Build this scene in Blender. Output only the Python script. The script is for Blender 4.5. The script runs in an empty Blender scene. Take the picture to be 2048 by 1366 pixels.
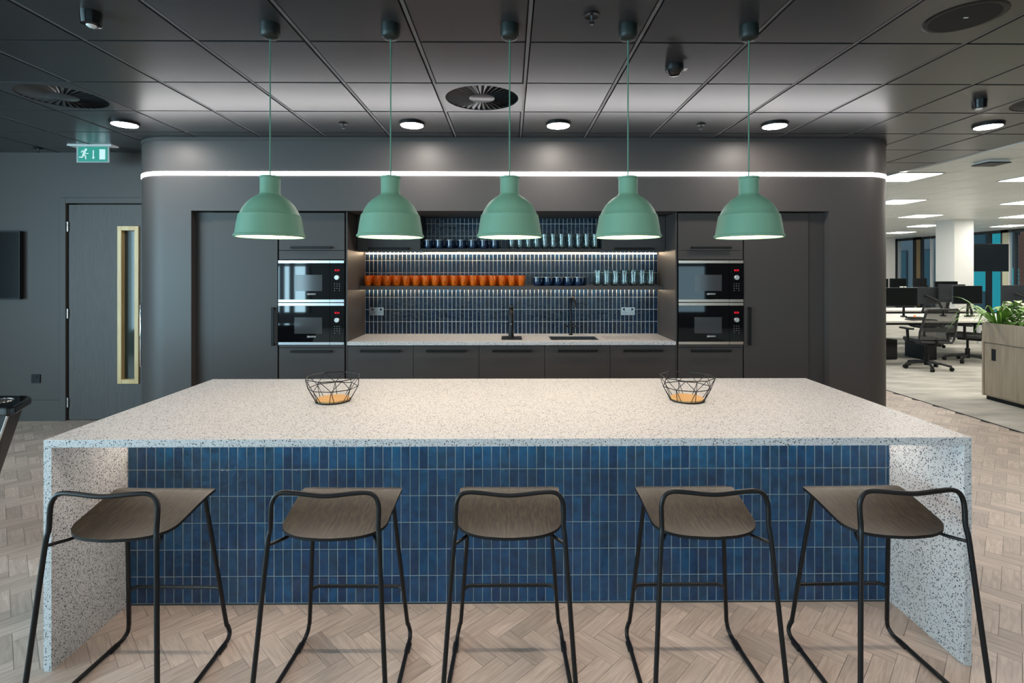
import bpy, bmesh, math, random
from mathutils import Vector, Matrix, Euler
random.seed(11)
PI = math.pi
R = math.radians
scene = bpy.context.scene
C = scene.collection

# ------------------------------------------------------------------ camera
CAM_H = 1.55
cam_d = bpy.data.cameras.new('camera'); cam = bpy.data.objects.new('camera', cam_d); C.objects.link(cam)
cam_d.sensor_width = 36; cam_d.lens = 18.0
cam_d.shift_x = -0.00195; cam_d.shift_y = -0.0674
cam_d.clip_start = 0.05; cam_d.clip_end = 200
cam.location = (0, 0, CAM_H); cam.rotation_euler = (PI/2, 0, -0.0085)
scene.camera = cam
# ------------------------------------------------------------------ world, daylight, exposure
w = bpy.data.worlds.new('world'); scene.world = w; w.use_nodes = True
bg = w.node_tree.nodes['Background']; bg.inputs[0].default_value = (0.50, 0.72, 0.88, 1); bg.inputs[1].default_value = 0.8
vs = scene.view_settings
vs.view_transform = 'Standard'; vs.look = 'None'; vs.gamma = 1.0; vs.exposure = 0.0; vs.use_curve_mapping = False

def area(name, loc, rot, sx, sy, power, col):
    l = bpy.data.lights.new(name, 'AREA'); l.shape = 'RECTANGLE'; l.size = sx; l.size_y = sy
    l.energy = power; l.color = col
    o = bpy.data.objects.new(name, l); o.location = loc; o.rotation_euler = rot; C.objects.link(o)
    return o
# daylight entering through the windows behind and to the left of the camera
area('daylight_rear_windows', (-6.38, -4.66, 1.5), (R(90), 0, 0), 1.6, 2.1, 130, (0.52, 0.84, 1.0))
area('daylight_rear_glazing', (0.75, -4.66, 1.5), (R(90), 0, 0), 9.5, 2.1, 100, (0.52, 0.84, 1.0))
area('daylight_side_windows', (-7.26, -0.9, 1.5), (R(90), 0, R(-90)), 7.0, 2.1, 640, (0.52, 0.84, 1.0))

# ------------------------------------------------------------------ helpers
ORG = {}
def link(o, parent=None):
    C.objects.link(o)
    if parent is not None: o.parent = parent
    return o
def tag(o, label=None, cat=None, group=None, kind=None):
    if label: o['label'] = label
    if cat: o['category'] = cat
    if group: o['group'] = group
    if kind: o['kind'] = kind
    return o
def thing(name, label, cat, loc, group=None):
    o = bpy.data.objects.new(name, None); o.location = loc; o.empty_display_size = 0.1
    C.objects.link(o); ORG[o] = Vector(loc)
    return tag(o, label, cat, group)

class MB:
    def __init__(s): s.v = []; s.f = []; s.uv = None
    def add(s, vs_, fs):
        b = len(s.v); s.v += [tuple(p) for p in vs_]; s.f += [tuple(i+b for i in f) for f in fs]; return s
    def box(s, x0, x1, y0, y1, z0, z1, M=None):
        vs_ = [Vector(p) for p in ((x0,y0,z0),(x1,y0,z0),(x1,y1,z0),(x0,y1,z0),(x0,y0,z1),(x1,y0,z1),(x1,y1,z1),(x0,y1,z1))]
        if M is not None: vs_ = [M @ p for p in vs_]
        return s.add(vs_, [(0,3,2,1),(4,5,6,7),(0,1,5,4),(1,2,6,5),(2,3,7,6),(3,0,4,7)])
    def prism(s, poly, z0, z1, M=None):
        n = len(poly)
        vs_ = [Vector((p[0],p[1],z0)) for p in poly] + [Vector((p[0],p[1],z1)) for p in poly]
        if M is not None: vs_ = [M @ p for p in vs_]
        fs = [tuple(range(n-1,-1,-1)), tuple(range(n,2*n))] + [(i,(i+1)%n,n+(i+1)%n,n+i) for i in range(n)]
        return s.add(vs_, fs)
    def lathe(s, prof, n=32, c=(0,0,0), M=None, caps=True):
        vs_ = []; fs = []; m = len(prof)
        for k in range(n):
            a = 2*PI*k/n
            for r, z in prof:
                p = Vector((r*math.cos(a), r*math.sin(a), z))
                if M is not None: p = M @ p
                vs_.append(p + Vector(c))
        for k in range(n):
            k2 = (k+1) % n
            for i in range(m-1):
                fs.append((k*m+i, k2*m+i, k2*m+i+1, k*m+i+1))
        if caps:
            fs.append(tuple(k*m for k in range(n))[::-1]); fs.append(tuple(k*m+m-1 for k in range(n)))
        return s.add(vs_, fs)
    def cyl(s, c, r, h, n=24, M=None):
        return s.lathe([(r,0),(r,h)], n, c, M)
    def tube(s, pts, r, n=10, closed=False):
        pts = [Vector(p) for p in pts]; m = len(pts); vs_ = []; fs = []
        T = []
        for i in range(m):
            a = pts[(i-1) % m] if (closed or i > 0) else pts[i]
            b = pts[(i+1) % m] if (closed or i < m-1) else pts[i]
            T.append((b-a).normalized())
        up = Vector((0,0,1)) if abs(T[0].z) < 0.9 else Vector((1,0,0))
        N = (up - T[0]*up.dot(T[0])).normalized()
        for i in range(m):
            if i: N = (N - T[i]*N.dot(T[i])).normalized()
            B = T[i].cross(N)
            for k in range(n):
                a = 2*PI*k/n
                vs_.append(pts[i] + (N*math.cos(a) + B*math.sin(a))*r)
        for i in range(m if closed else m-1):
            j = (i+1) % m
            for k in range(n):
                k2 = (k+1) % n
                fs.append((i*n+k, i*n+k2, j*n+k2, j*n+k))
        if not closed:
            fs.append(tuple(range(n))[::-1]); fs.append(tuple((m-1)*n+k for k in range(n)))
        return s.add(vs_, fs)
    def mesh(s, name, mat, off=Vector((0,0,0)), smooth=None, recalc=True):
        me = bpy.data.meshes.new(name)
        me.from_pydata([Vector(p)-off for p in s.v], [], s.f)
        if recalc:
            bm = bmesh.new(); bm.from_mesh(me); bmesh.ops.recalc_face_normals(bm, faces=bm.faces); bm.to_mesh(me); bm.free()
        if mat is not None: me.materials.append(mat)
        if smooth is not None:
            me.shade_smooth(); me.set_sharp_from_angle(angle=R(smooth))
        return me
    def build(s, name, mat, parent=None, smooth=None, bevel=0, kind=None, centre=False):
        off = Vector((0,0,0))
        if parent is not None:
            off = ORG[parent]
        elif centre:
            xs = [p[0] for p in s.v]; ys = [p[1] for p in s.v]; zs = [p[2] for p in s.v]
            off = Vector(((min(xs)+max(xs))/2, (min(ys)+max(ys))/2, min(zs)))
        me = s.mesh(name, mat, off, smooth)
        o = bpy.data.objects.new(name, me); link(o, parent); ORG[o] = off.copy()
        if parent is None: o.location = off
        if bevel:
            b = o.modifiers.new('bevel', 'BEVEL'); b.width = bevel; b.segments = 2; b.limit_method = 'ANGLE'; b.angle_limit = R(40)
        if kind: o['kind'] = kind
        return o
def box(name, mat, x0, x1, y0, y1, z0, z1, parent=None, bevel=0, kind=None):
    return MB().box(x0,x1,y0,y1,z0,z1).build(name, mat, parent, bevel=bevel, kind=kind, centre=parent is None)
def shape(name, mat, parent, fn, smooth=None, bevel=0, kind=None):
    m = MB(); fn(m); return m.build(name, mat, parent, smooth, bevel, kind, centre=parent is None)
def copy_tree(o, parent=None):
    c = o.copy(); C.objects.link(c); c.parent = parent
    for ch in list(o.children): copy_tree(ch, c)
    return c
def T(x, y, z): return Matrix.Translation((x, y, z))
def rot(a, ax): return Matrix.Rotation(a, 4, ax)
def arc_pts(cx, cy, r, a0, a1, n):
    return [(cx+r*math.cos(a0+(a1-a0)*i/n), cy+r*math.sin(a0+(a1-a0)*i/n)) for i in range(n+1)]
def bez(pts, n=8):
    """Catmull-Rom through points"""
    P = [Vector(p) for p in pts]; out = []
    for i in range(len(P)-1):
        p0 = P[max(i-1,0)]; p1 = P[i]; p2 = P[i+1]; p3 = P[min(i+2,len(P)-1)]
        for k in range(n):
            t = k/n
            out.append(0.5*((2*p1)+(p2-p0)*t+(2*p0-5*p1+4*p2-p3)*t*t+(3*p1-p0-3*p2+p3)*t**3))
    out.append(P[-1]); return out
ORD = ['first','second','third','fourth','fifth','sixth','seventh','eighth','ninth','tenth','eleventh','twelfth','thirteenth','fourteenth','fifteenth','sixteenth','seventeenth','eighteenth']

# ------------------------------------------------------------------ materials
def mat(name, col, rough=0.5, metal=0.0, spec=0.5, **kw):
    m = bpy.data.materials.new(name); m.use_nodes = True
    p = m.node_tree.nodes['Principled BSDF']
    p.inputs['Base Color'].default_value = (*col, 1); p.inputs['Roughness'].default_value = rough
    p.inputs['Metallic'].default_value = metal; p.inputs['Specular IOR Level'].default_value = spec
    for k, v in kw.items():
        p.inputs[k.replace('_', ' ')].default_value = v
    return m
def nt(m): return m.node_tree.nodes, m.node_tree.links, m.node_tree.nodes['Principled BSDF']
def emit(name, col, strength):
    m = bpy.data.materials.new(name); m.use_nodes = True
    n = m.node_tree.nodes; n.clear()
    e = n.new('ShaderNodeEmission'); e.inputs[0].default_value = (*col, 1); e.inputs[1].default_value = strength
    o = n.new('ShaderNodeOutputMaterial'); m.node_tree.links.new(e.outputs[0], o.inputs[0]); return m
def add_bump(m, scale, strength, dist=0.002, vec='Object', stretch=(1,1,1), detail=3):
    n, l, p = nt(m)
    tc = n.new('ShaderNodeTexCoord'); mp = n.new('ShaderNodeMapping'); mp.inputs['Scale'].default_value = stretch
    nz = n.new('ShaderNodeTexNoise'); nz.inputs['Scale'].default_value = scale; nz.inputs['Detail'].default_value = detail
    b = n.new('ShaderNodeBump'); b.inputs['Strength'].default_value = strength; b.inputs['Distance'].default_value = dist
    l.new(tc.outputs[vec], mp.inputs[0]); l.new(mp.outputs[0], nz.inputs['Vector']); l.new(nz.outputs[0], b.inputs['Height']); l.new(b.outputs[0], p.inputs['Normal'])
    return nz
def noise_colour(m, c0, c1, scale, stretch=(1,1,1), detail=4, lo=0.3, hi=0.7, vec='Object'):
    n, l, p = nt(m)
    tc = n.new('ShaderNodeTexCoord'); mp = n.new('ShaderNodeMapping'); mp.inputs['Scale'].default_value = stretch
    nz = n.new('ShaderNodeTexNoise'); nz.inputs['Scale'].default_value = scale; nz.inputs['Detail'].default_value = detail
    r = n.new('ShaderNodeValToRGB'); r.color_ramp.elements[0].position = lo; r.color_ramp.elements[1].position = hi
    r.color_ramp.elements[0].color = (*c0, 1); r.color_ramp.elements[1].color = (*c1, 1)
    l.new(tc.outputs[vec], mp.inputs[0]); l.new(mp.outputs[0], nz.inputs['Vector']); l.new(nz.outputs[0], r.inputs[0]); l.new(r.outputs[0], p.inputs['Base Color'])
    return m
def rand_val(n, l):
    oi = n.new('ShaderNodeObjectInfo'); g = n.new('ShaderNodeNewGeometry')
    a = n.new('ShaderNodeMath'); a.operation = 'ADD'; f = n.new('ShaderNodeMath'); f.operation = 'FRACT'
    l.new(oi.outputs['Random'], a.inputs[0]); l.new(g.outputs['Random Per Island'], a.inputs[1]); l.new(a.outputs[0], f.inputs[0])
    return f.outputs[0], g
def tile_mat(name, cols, rough, coat=0.25):
    m = mat(name, cols[0], rough, spec=0.5 if coat else 0.3, Coat_Weight=coat, Coat_Roughness=0.06); n, l, p = nt(m)
    rv, g = rand_val(n, l)
    ramp = n.new('ShaderNodeValToRGB'); e = ramp.color_ramp.elements
    e[0].color = (*cols[0], 1); e[1].color = (*cols[-1], 1); e[1].position = 0.95
    for i, c in enumerate(cols[1:-1]):
        k = e.new((i+1)/(len(cols)-1)*0.95); k.color = (*c, 1)
    l.new(rv, ramp.inputs[0])
    nz = n.new('ShaderNodeTexNoise'); nz.inputs['Scale'].default_value = 26; nz.inputs['Detail'].default_value = 3
    l.new(g.outputs['Position'], nz.inputs['Vector'])
    mr = n.new('ShaderNodeMapRange'); mr.inputs[1].default_value = 0.3; mr.inputs[2].default_value = 0.7; mr.inputs[3].default_value = 0.7; mr.inputs[4].default_value = 1.3
    l.new(nz.outputs[0], mr.inputs[0])
    mx = n.new('ShaderNodeMix'); mx.data_type = 'RGBA'; mx.blend_type = 'MULTIPLY'; mx.inputs[0].default_value = 1
    l.new(ramp.outputs[0], mx.inputs[6]); l.new(mr.outputs[0], mx.inputs[7]); l.new(mx.outputs[2], p.inputs['Base Color'])
    nz2 = n.new('ShaderNodeTexNoise'); nz2.inputs['Scale'].default_value = 38; nz2.inputs['Detail'].default_value = 2
    l.new(g.outputs['Position'], nz2.inputs['Vector'])
    b = n.new('ShaderNodeBump'); b.inputs['Strength'].default_value = 0.55; b.inputs['Distance'].default_value = 0.006
    l.new(nz2.outputs[0], b.inputs['Height']); l.new(b.outputs[0], p.inputs['Normal']); l.new(b.outputs[0], p.inputs['Coat Normal'])
    return m
def terrazzo(name, base, rough=0.45):
    m = mat(name, base, rough); n, l, p = nt(m)
    tc = n.new('ShaderNodeTexCoord')
    nzb = n.new('ShaderNodeTexNoise'); nzb.inputs['Scale'].default_value = 300; nzb.inputs['Detail'].default_value = 2
    l.new(tc.outputs['Object'], nzb.inputs['Vector'])
    rb = n.new('ShaderNodeValToRGB'); rb.color_ramp.elements[0].position = 0.3; rb.color_ramp.elements[1].position = 0.7
    rb.color_ramp.elements[0].color = (base[0]*0.80, base[1]*0.80, base[2]*0.80, 1); rb.color_ramp.elements[1].color = (min(base[0]*1.12,1), min(base[1]*1.12,1), min(base[2]*1.12,1), 1)
    l.new(nzb.outputs[0], rb.inputs[0]); cur = rb.outputs[0]
    for sc, thr, keep, col in ((130, 0.34, 0.30, (0.06,0.065,0.072)), (215, 0.38, 0.44, (0.20,0.205,0.21)), (180, 0.32, 0.22, (0.34,0.31,0.28)), (88, 0.26, 0.16, (0.04,0.045,0.055))):
        v = n.new('ShaderNodeTexVoronoi'); v.inputs['Scale'].default_value = sc
        l.new(tc.outputs['Object'], v.inputs['Vector'])
        lt = n.new('ShaderNodeMath'); lt.operation = 'LESS_THAN'; lt.inputs[1].default_value = thr
        l.new(v.outputs['Distance'], lt.inputs[0])
        sp = n.new('ShaderNodeSeparateColor'); l.new(v.outputs['Color'], sp.inputs[0])
        k = n.new('ShaderNodeMath'); k.operation = 'LESS_THAN'; k.inputs[1].default_value = keep
        l.new(sp.outputs[0], k.inputs[0])
        mu = n.new('ShaderNodeMath'); mu.operation = 'MULTIPLY'; l.new(lt.outputs[0], mu.inputs[0]); l.new(k.outputs[0], mu.inputs[1])
        mx = n.new('ShaderNodeMix'); mx.data_type = 'RGBA'; mx.inputs[7].default_value = (*col, 1)
        l.new(mu.outputs[0], mx.inputs[0]); l.new(cur, mx.inputs[6]); cur = mx.outputs[2]
    l.new(cur, p.inputs['Base Color']); return m
def plank_mat(name):
    m = mat(name, (0.4,0.32,0.25), 0.42); n, l, p = nt(m)
    rv, g = rand_val(n, l)
    uv = n.new('ShaderNodeUVMap'); uv.uv_map = 'uv'
    sc = n.new('ShaderNodeMath'); sc.operation = 'MULTIPLY'; sc.inputs[1].default_value = 37.0; l.new(rv, sc.inputs[0])
    cb = n.new('ShaderNodeCombineXYZ'); l.new(sc.outputs[0], cb.inputs[0]); l.new(sc.outputs[0], cb.inputs[1])
    ad = n.new('ShaderNodeVectorMath'); l.new(uv.outputs[0], ad.inputs[0]); l.new(cb.outputs[0], ad.inputs[1])
    mp = n.new('ShaderNodeMapping'); mp.inputs['Scale'].default_value = (6, 60, 1); l.new(ad.outputs[0], mp.inputs[0])
    nz = n.new('ShaderNodeTexNoise'); nz.inputs['Scale'].default_value = 1.0; nz.inputs['Detail'].default_value = 5; nz.inputs['Distortion'].default_value = 1.2
    l.new(mp.outputs[0], nz.inputs['Vector'])
    ramp = n.new('ShaderNodeValToRGB'); e = ramp.color_ramp.elements
    e[0].color = (0.425,0.335,0.278,1); e[1].color = (0.590,0.490,0.420,1); e[0].position = 0.32; e[1].position = 0.68
    l.new(nz.outputs[0], ramp.inputs[0])
    mr = n.new('ShaderNodeMapRange'); mr.inputs[3].default_value = 0.78; mr.inputs[4].default_value = 1.14; l.new(rv, mr.inputs[0])
    mx = n.new('ShaderNodeMix'); mx.data_type = 'RGBA'; mx.blend_type = 'MULTIPLY'; mx.inputs[0].default_value = 1
    l.new(ramp.outputs[0], mx.inputs[6]); l.new(mr.outputs[0], mx.inputs[7]); l.new(mx.outputs[2], p.inputs['Base Color'])
    return m

M_wall = mat('dark_grey_paint', (0.072,0.064,0.061), 0.46, spec=0.45); add_bump(M_wall, 30, 0.05, 0.002, stretch=(3,3,0.4))
M_wall2 = mat('dark_grey_wall_paint', (0.070,0.062,0.058), 0.55, spec=0.4); add_bump(M_wall2, 30, 0.05, 0.002, stretch=(3,3,0.4))
M_cab = mat('charcoal_laminate', (0.056,0.049,0.046), 0.48, spec=0.4); add_bump(M_cab, 60, 0.02, 0.001, stretch=(6,6,0.3))
M_cab2 = mat('charcoal_carcass', (0.045,0.046,0.048), 0.55, spec=0.4)
M_dark = mat('shadow_gap_black', (0.006,0.006,0.006), 0.8)
M_handle = mat('matt_black_handle', (0.004,0.004,0.004), 0.5, spec=0.3)
M_blackmetal = mat('black_powder_coat', (0.004,0.004,0.0045), 0.36, spec=0.35)
M_ceil = mat('dark_metal_ceiling_tile', (0.032,0.032,0.034), 0.28, spec=0.62); add_bump(M_ceil, 7, 0.10, 0.004, detail=2)
M_tbar = mat('grey_ceiling_runner', (0.11,0.11,0.118), 0.42, metal=0.0)
M_black = mat('black_plastic', (0.007,0.007,0.0075), 0.42, spec=0.3)
M_gloss = mat('gloss_black', (0.006,0.006,0.007), 0.06, spec=0.6)
M_chrome = mat('chrome', (0.75,0.75,0.76), 0.12, metal=1.0)
M_steel = mat('brushed_steel', (0.66,0.66,0.66), 0.28, metal=1.0)
M_mglass = mat('microwave_black_glass', (0.004,0.004,0.005), 0.03, spec=0.75)
M_mwindow = mat('microwave_window_mesh', (0.05,0.05,0.052), 0.10, spec=0.7)
M_terr = terrazzo('white_terrazzo', (0.64,0.63,0.63))
M_tile = tile_mat('blue_glazed_tile', [(0.003,0.034,0.094),(0.003,0.050,0.130),(0.003,0.064,0.160),(0.008,0.056,0.118),(0.003,0.042,0.116),(0.004,0.072,0.168)], 0.22)
M_tile2 = tile_mat('navy_glazed_tile', [(0.006,0.013,0.028),(0.007,0.020,0.046),(0.014,0.021,0.033),(0.007,0.016,0.038),(0.008,0.025,0.056)], 0.14, 0.0)
M_grout = mat('pale_grout', (0.46,0.48,0.47), 0.85)
M_grout2 = mat('teal_grey_grout', (0.30,0.36,0.38), 0.85)
M_socket = mat('dark_chrome', (0.42,0.40,0.38), 0.22, metal=1.0)
M_plank = plank_mat('greige_oak_plank')
M_sub = mat('floor_joint', (0.28,0.22,0.18), 0.9)
M_seat = mat('dark_stained_oak', (0.05,0.04,0.03), 0.46, spec=0.22); noise_colour(M_seat, (0.015,0.010,0.0055), (0.058,0.040,0.022), 9, (14,1,14), 5, 0.3, 0.72); add_bump(M_seat, 9, 0.15, 0.001, stretch=(14,1,14))
M_green = mat('sage_green_silicone', (0.125,0.270,0.190), 0.55, spec=0.35)
M_shade_glow = mat('shade_painted_glow', (0.80,0.76,0.55), 0.6)  # cream instead of green: lamplight inside the shade put into the colour
M_cord = mat('green_cord', (0.07,0.20,0.14), 0.6)
M_canopy = mat('dark_green_canopy', (0.004,0.009,0.0075), 0.5)
M_bulb = emit('bulb_glow', (1.0, 0.80, 0.50), 20)
M_led = emit('led_line_glow', (1.0, 0.97, 0.98), 20)
M_led2 = emit('warm_led_glow', (1.0, 0.76, 0.50), 38)
M_led3 = emit('warm_underglow', (1.0, 0.86, 0.70), 62)
M_down = emit('downlight_glow', (1.0, 0.91, 0.84), 140)
M_panel = emit('office_panel_glow', (1.0, 0.95, 0.86), 36)
M_orange = mat('orange_glaze', (0.78,0.145,0.008), 0.10, spec=0.6)
M_navy = mat('navy_glaze', (0.006,0.022,0.060), 0.10, spec=0.6)
M_cream = mat('cream_glaze', (0.75,0.70,0.60), 0.2)
M_glass = mat('drinking_glass', (0.93,0.98,0.97), 0.0, Transmission_Weight=1.0, IOR=1.45)
M_pane = mat('window_pane', (0.85,0.95,0.95), 0.0, Transmission_Weight=1.0, IOR=1.05)
M_oak = mat('pale_oak_trim', (0.62,0.44,0.20), 0.4); noise_colour(M_oak, (0.56,0.38,0.16), (0.70,0.52,0.26), 4, (12,12,1))
M_doorm = mat('door_charcoal_woodgrain', (0.06,0.06,0.06), 0.55); noise_colour(M_doorm, (0.056,0.049,0.046), (0.078,0.069,0.064), 12, (10,10,0.7))
M_doorglass = mat('door_glazing', (0.040,0.048,0.044), 0.06, spec=0.4)
M_sign = mat('exit_sign_green', (0.0,0.24,0.165), 0.4, Emission_Color=(0.0,0.42,0.30,1), Emission_Strength=0.14)
M_signw = mat('exit_sign_white', (0.75,0.85,0.82), 0.3, Emission_Color=(0.7,0.85,0.8,1), Emission_Strength=0.2)
M_white = mat('white_plastic', (0.75,0.75,0.74), 0.4)
M_acryl = mat('sign_edge_acrylic', (0.32,0.36,0.36), 0.15)
M_wood2 = mat('basket_base_wood', (0.62,0.36,0.14), 0.45); noise_colour(M_wood2, (0.55,0.29,0.10), (0.70,0.42,0.17), 5, (1,10,1))
M_carpet = mat('greige_carpet', (0.36,0.35,0.31), 0.95); noise_colour(M_carpet, (0.36,0.345,0.305), (0.56,0.54,0.485), 2.2, (1,3.2,1), 5, 0.32, 0.68); 
M_wceil = mat('white_ceiling_panel', (0.80,0.80,0.76), 0.38, spec=0.4)
M_wcol = mat('white_column_paint', (0.78,0.78,0.75), 0.6)
M_planter = mat('pale_ash_laminate', (0.5,0.4,0.3), 0.5); noise_colour(M_planter, (0.40,0.32,0.225), (0.53,0.44,0.33), 5, (7,7,0.5), 4)
M_leaf = mat('bright_leaf', (0.10,0.28,0.03), 0.4, Subsurface_Weight=0.0); noise_colour(M_leaf, (0.06,0.20,0.02), (0.22,0.42,0.06), 9)
M_leaf2 = mat('broad_leaf', (0.16,0.34,0.05), 0.4); noise_colour(M_leaf2, (0.08,0.22,0.03), (0.34,0.50,0.12), 11)
M_soil = mat('dark_soil', (0.02,0.016,0.012), 0.95)
M_desk = mat('white_desk_top', (0.68,0.66,0.60), 0.45)
M_screen = mat('dark_screen', (0.006,0.007,0.007), 0.25, spec=0.2)
M_monback = mat('monitor_back_plastic', (0.022,0.026,0.030), 0.4)
M_meshp = mat('chair_mesh', (0.030,0.032,0.033), 0.8, Alpha=0.55)
M_chair = mat('chair_plastic', (0.030,0.032,0.034), 0.5)
M_red = emit('red_display', (1.0, 0.02, 0.04), 1.3)
M_orangeled = emit('orange_indicator', (1.0, 0.12, 0.02), 2.0)
M_knob = mat('knob_metal', (0.75,0.75,0.72), 0.25, metal=0.8)
M_dot = mat('button_print', (0.28,0.28,0.28), 0.4)
M_logo = mat('logo_print', (0.60,0.60,0.58), 0.4)
M_sink = mat('grey_granite_sink', (0.035,0.038,0.040), 0.55)
M_frame = mat('window_frame_dark', (0.035,0.04,0.045), 0.5)
M_tan = mat('tan_post', (0.42,0.31,0.17), 0.6)
M_pale = mat('pale_post', (0.55,0.56,0.40), 0.6)
M_teal = mat('teal_glass_block', (0.01,0.50,0.52), 0.2)
M_bgrey = mat('grey_building', (0.16,0.17,0.18), 0.7)
M_bblue = mat('blue_cladding', (0.20,0.42,0.62), 0.5)
M_bwin = mat('building_window', (0.02,0.07,0.09), 0.1)
M_brick = mat('red_brick', (0.26,0.10,0.065), 0.85)

# ------------------------------------------------------------------ setting: floor
ZC = 2.805                                  # ceiling height
XB = 4.96                                   # kitchen / office boundary
floor = box('floor', M_sub, -7.2, XB, -4.6, 9.0, -0.12, -0.006)
tag(floor, 'herringbone greige oak plank floor around the island', 'floor', kind='structure')
PL, PW, PG = 0.216, 0.072, 0.0006
def plank_mesh():
    me = bpy.data.meshes.new('plank'); a = (PL-PG)/2; b = (PW-PG)/2; e = 0.0004; h = 0.006
    v = [(-a,-b,-h),(a,-b,-h),(a,b,-h),(-a,b,-h),(-a+e,-b+e,0),(a-e,-b+e,0),(a-e,b-e,0),(-a+e,b-e,0)]
    f = [(4,5,6,7),(0,1,5,4),(1,2,6,5),(2,3,7,6),(3,0,4,7)]
    me.from_pydata(v, [], f); uvl = me.uv_layers.new(name='uv')
    for lp in me.loops:
        co = v[lp.vertex_index]; uvl.data[lp.index].uv = (co[0], co[1])
    me.materials.append(M_plank); return me
pm = plank_mesh()
s2 = 1/math.sqrt(2)
planks = []
for i in range(-150, 190):
    for j in range(-80, 80):
        for (u, v, a) in ((i*PW+j*PL+PL/2, i*PW-j*PL+PW/2, -PI/4), (PL+i*PW+j*PL+PW/2, PW-PL/2+i*PW-j*PL, PI/4)):
            x = (u+v)*s2 + 0.05; y = (-u+v)*s2 + 0.03
            if -7.1 < x < XB+0.02 and -1.6 < y < 8.9: planks.append((x, y, a))
def in_box(p, b):
    o = Vector((0,0,CAM_H)); d = Vector((p[0],p[1],0))-o; t0, t1 = 0.0, 0.999
    for k in range(3):
        lo, hi = b[2*k], b[2*k+1]
        if abs(d[k]) < 1e-9:
            if o[k] < lo or o[k] > hi: return False
            continue
        ta, tb = (lo-o[k])/d[k], (hi-o[k])/d[k]
        if ta > tb: ta, tb = tb, ta
        t0 = max(t0, ta); t1 = min(t1, tb)
    return t0 < t1
BLK = [(-1.81,1.82,2.39,3.14,0,0.9), (-1.81,1.82,2.0,3.14,0.86,0.9), (-1.81,-1.775,2.0,3.14,0,0.9), (1.785,1.82,2.0,3.14,0,0.9)]
cand = []
for k, (x, y, a) in enumerate(planks):
    if y < 1.5: continue
    px = 1020+1024*x/y; py = 545+1024*CAM_H/y
    if not (-20 < px < 2068 and py < 1385): continue
    if any(in_box((x,y), b) for b in BLK): continue
    cand.append((y, k))
cand.sort(); near = set(k for _, k in cand[:300])
m = MB(); uvs = []
for k, (x, y, a) in enumerate(planks):
    if k in near:
        o = bpy.data.objects.new('plank', pm); o.location = (x, y, 0); o.rotation_euler = (0,0,a); link(o, floor)
        o.matrix_parent_inverse = Matrix.Translation(-floor.location)
    else:
        M = T(x,y,0) @ rot(a,'Z'); m.add([M @ v.co for v in pm.vertices], [tuple(p.vertices) for p in pm.polygons])
nv = len(pm.vertices)
me = bpy.data.meshes.new('plank_field'); me.from_pydata(m.v, [], m.f); uvl = me.uv_layers.new(name='uv')
base_co = [tuple(v.co) for v in pm.vertices]
flat = []
for lp in me.loops:
    c = base_co[lp.vertex_index % nv]; flat += [c[0], c[1]]
uvl.data.foreach_set('uv', flat); me.materials.append(M_plank)
o = bpy.data.objects.new('plank_field', me); link(o, floor); o.matrix_parent_inverse = Matrix.Translation(-floor.location); o['kind'] = 'stuff'
carpet = box('floor_carpet', M_carpet, XB, 15.2, -4.6, 22, -0.12, 0.004)
tag(carpet, 'greige carpet floor of the open office', 'carpet', kind='structure')
tr = box('trim_1', M_frame, XB-0.012, XB+0.004, 2.0, 9.0, -0.02, 0.006); tag(tr, 'thin dark threshold strip between wood floor and carpet', 'trim', kind='structure')

# ------------------------------------------------------------------ setting: ceiling
ceiling = box('ceiling', M_dark, -7.2, XB, -4.6, 9.0, ZC+0.02, ZC+0.10)
tag(ceiling, 'dark metal tiled ceiling above the kitchen island', 'ceiling', kind='structure')
GX = [0.1+0.6*k for k in range(-12, 9)]
GY = [2.79+0.605*k for k in range(-5, 10)]
def panel_mesh(name, wx, wy, h, mt):
    mm = MB(); e = 0.004
    x, y = wx/2, wy/2
    mm.add([(-x,-y,0),(x,-y,0),(x,y,0),(-x,y,0),(-x,-y,e),(x,-y,e),(x,y,e),(-x,y,e),(-x,-y,h),(x,-y,h),(x,y,h),(-x,y,h)],
           [(0,3,2,1),(8,9,10,11)]+[(a,(a+1)%4,4+(a+1)%4,4+a) for a in range(4)]+[(4+a,4+(a+1)%4,8+(a+1)%4,8+a) for a in range(4)])
    return mm.mesh(name, mt)
cpm = panel_mesh('ceiling_panel', 0.566, 0.588, 0.02, M_ceil)
VENT_CELLS = [(-0.2,3.6975), (-3.2,3.6975), (4.0,3.6975)]
for x0 in GX[:-1]:
    xc = x0+0.3
    for y0 in GY[:-1]:
        yc = y0+0.3025
        if xc > XB: continue
        if any(abs(xc-a) < 0.1 and abs(yc-b) < 0.1 for a, b in VENT_CELLS): continue
        o = bpy.data.objects.new('ceiling_panel', cpm); o.location = (xc, yc, ZC)
        if xc+0.3 > XB: o.scale = (0.93, 1, 1); o.location.x = xc-0.02
        o.rotation_euler = (R(random.uniform(-.12,.12)), R(random.uniform(-.12,.12)), 0)
        link(o, ceiling); o.matrix_parent_inverse = Matrix.Translation(-ceiling.location)
for x0 in GX:
    if x0 < XB: box('ceiling_runner', M_tbar, x0-0.009, x0+0.009, GY[0], GY[-1], ZC+0.003, ZC+0.02, ceiling)
box('ceiling_slab', M_ceil, -7.2, XB, -4.6, GY[0], ZC, ZC+0.02, ceiling)
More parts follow.
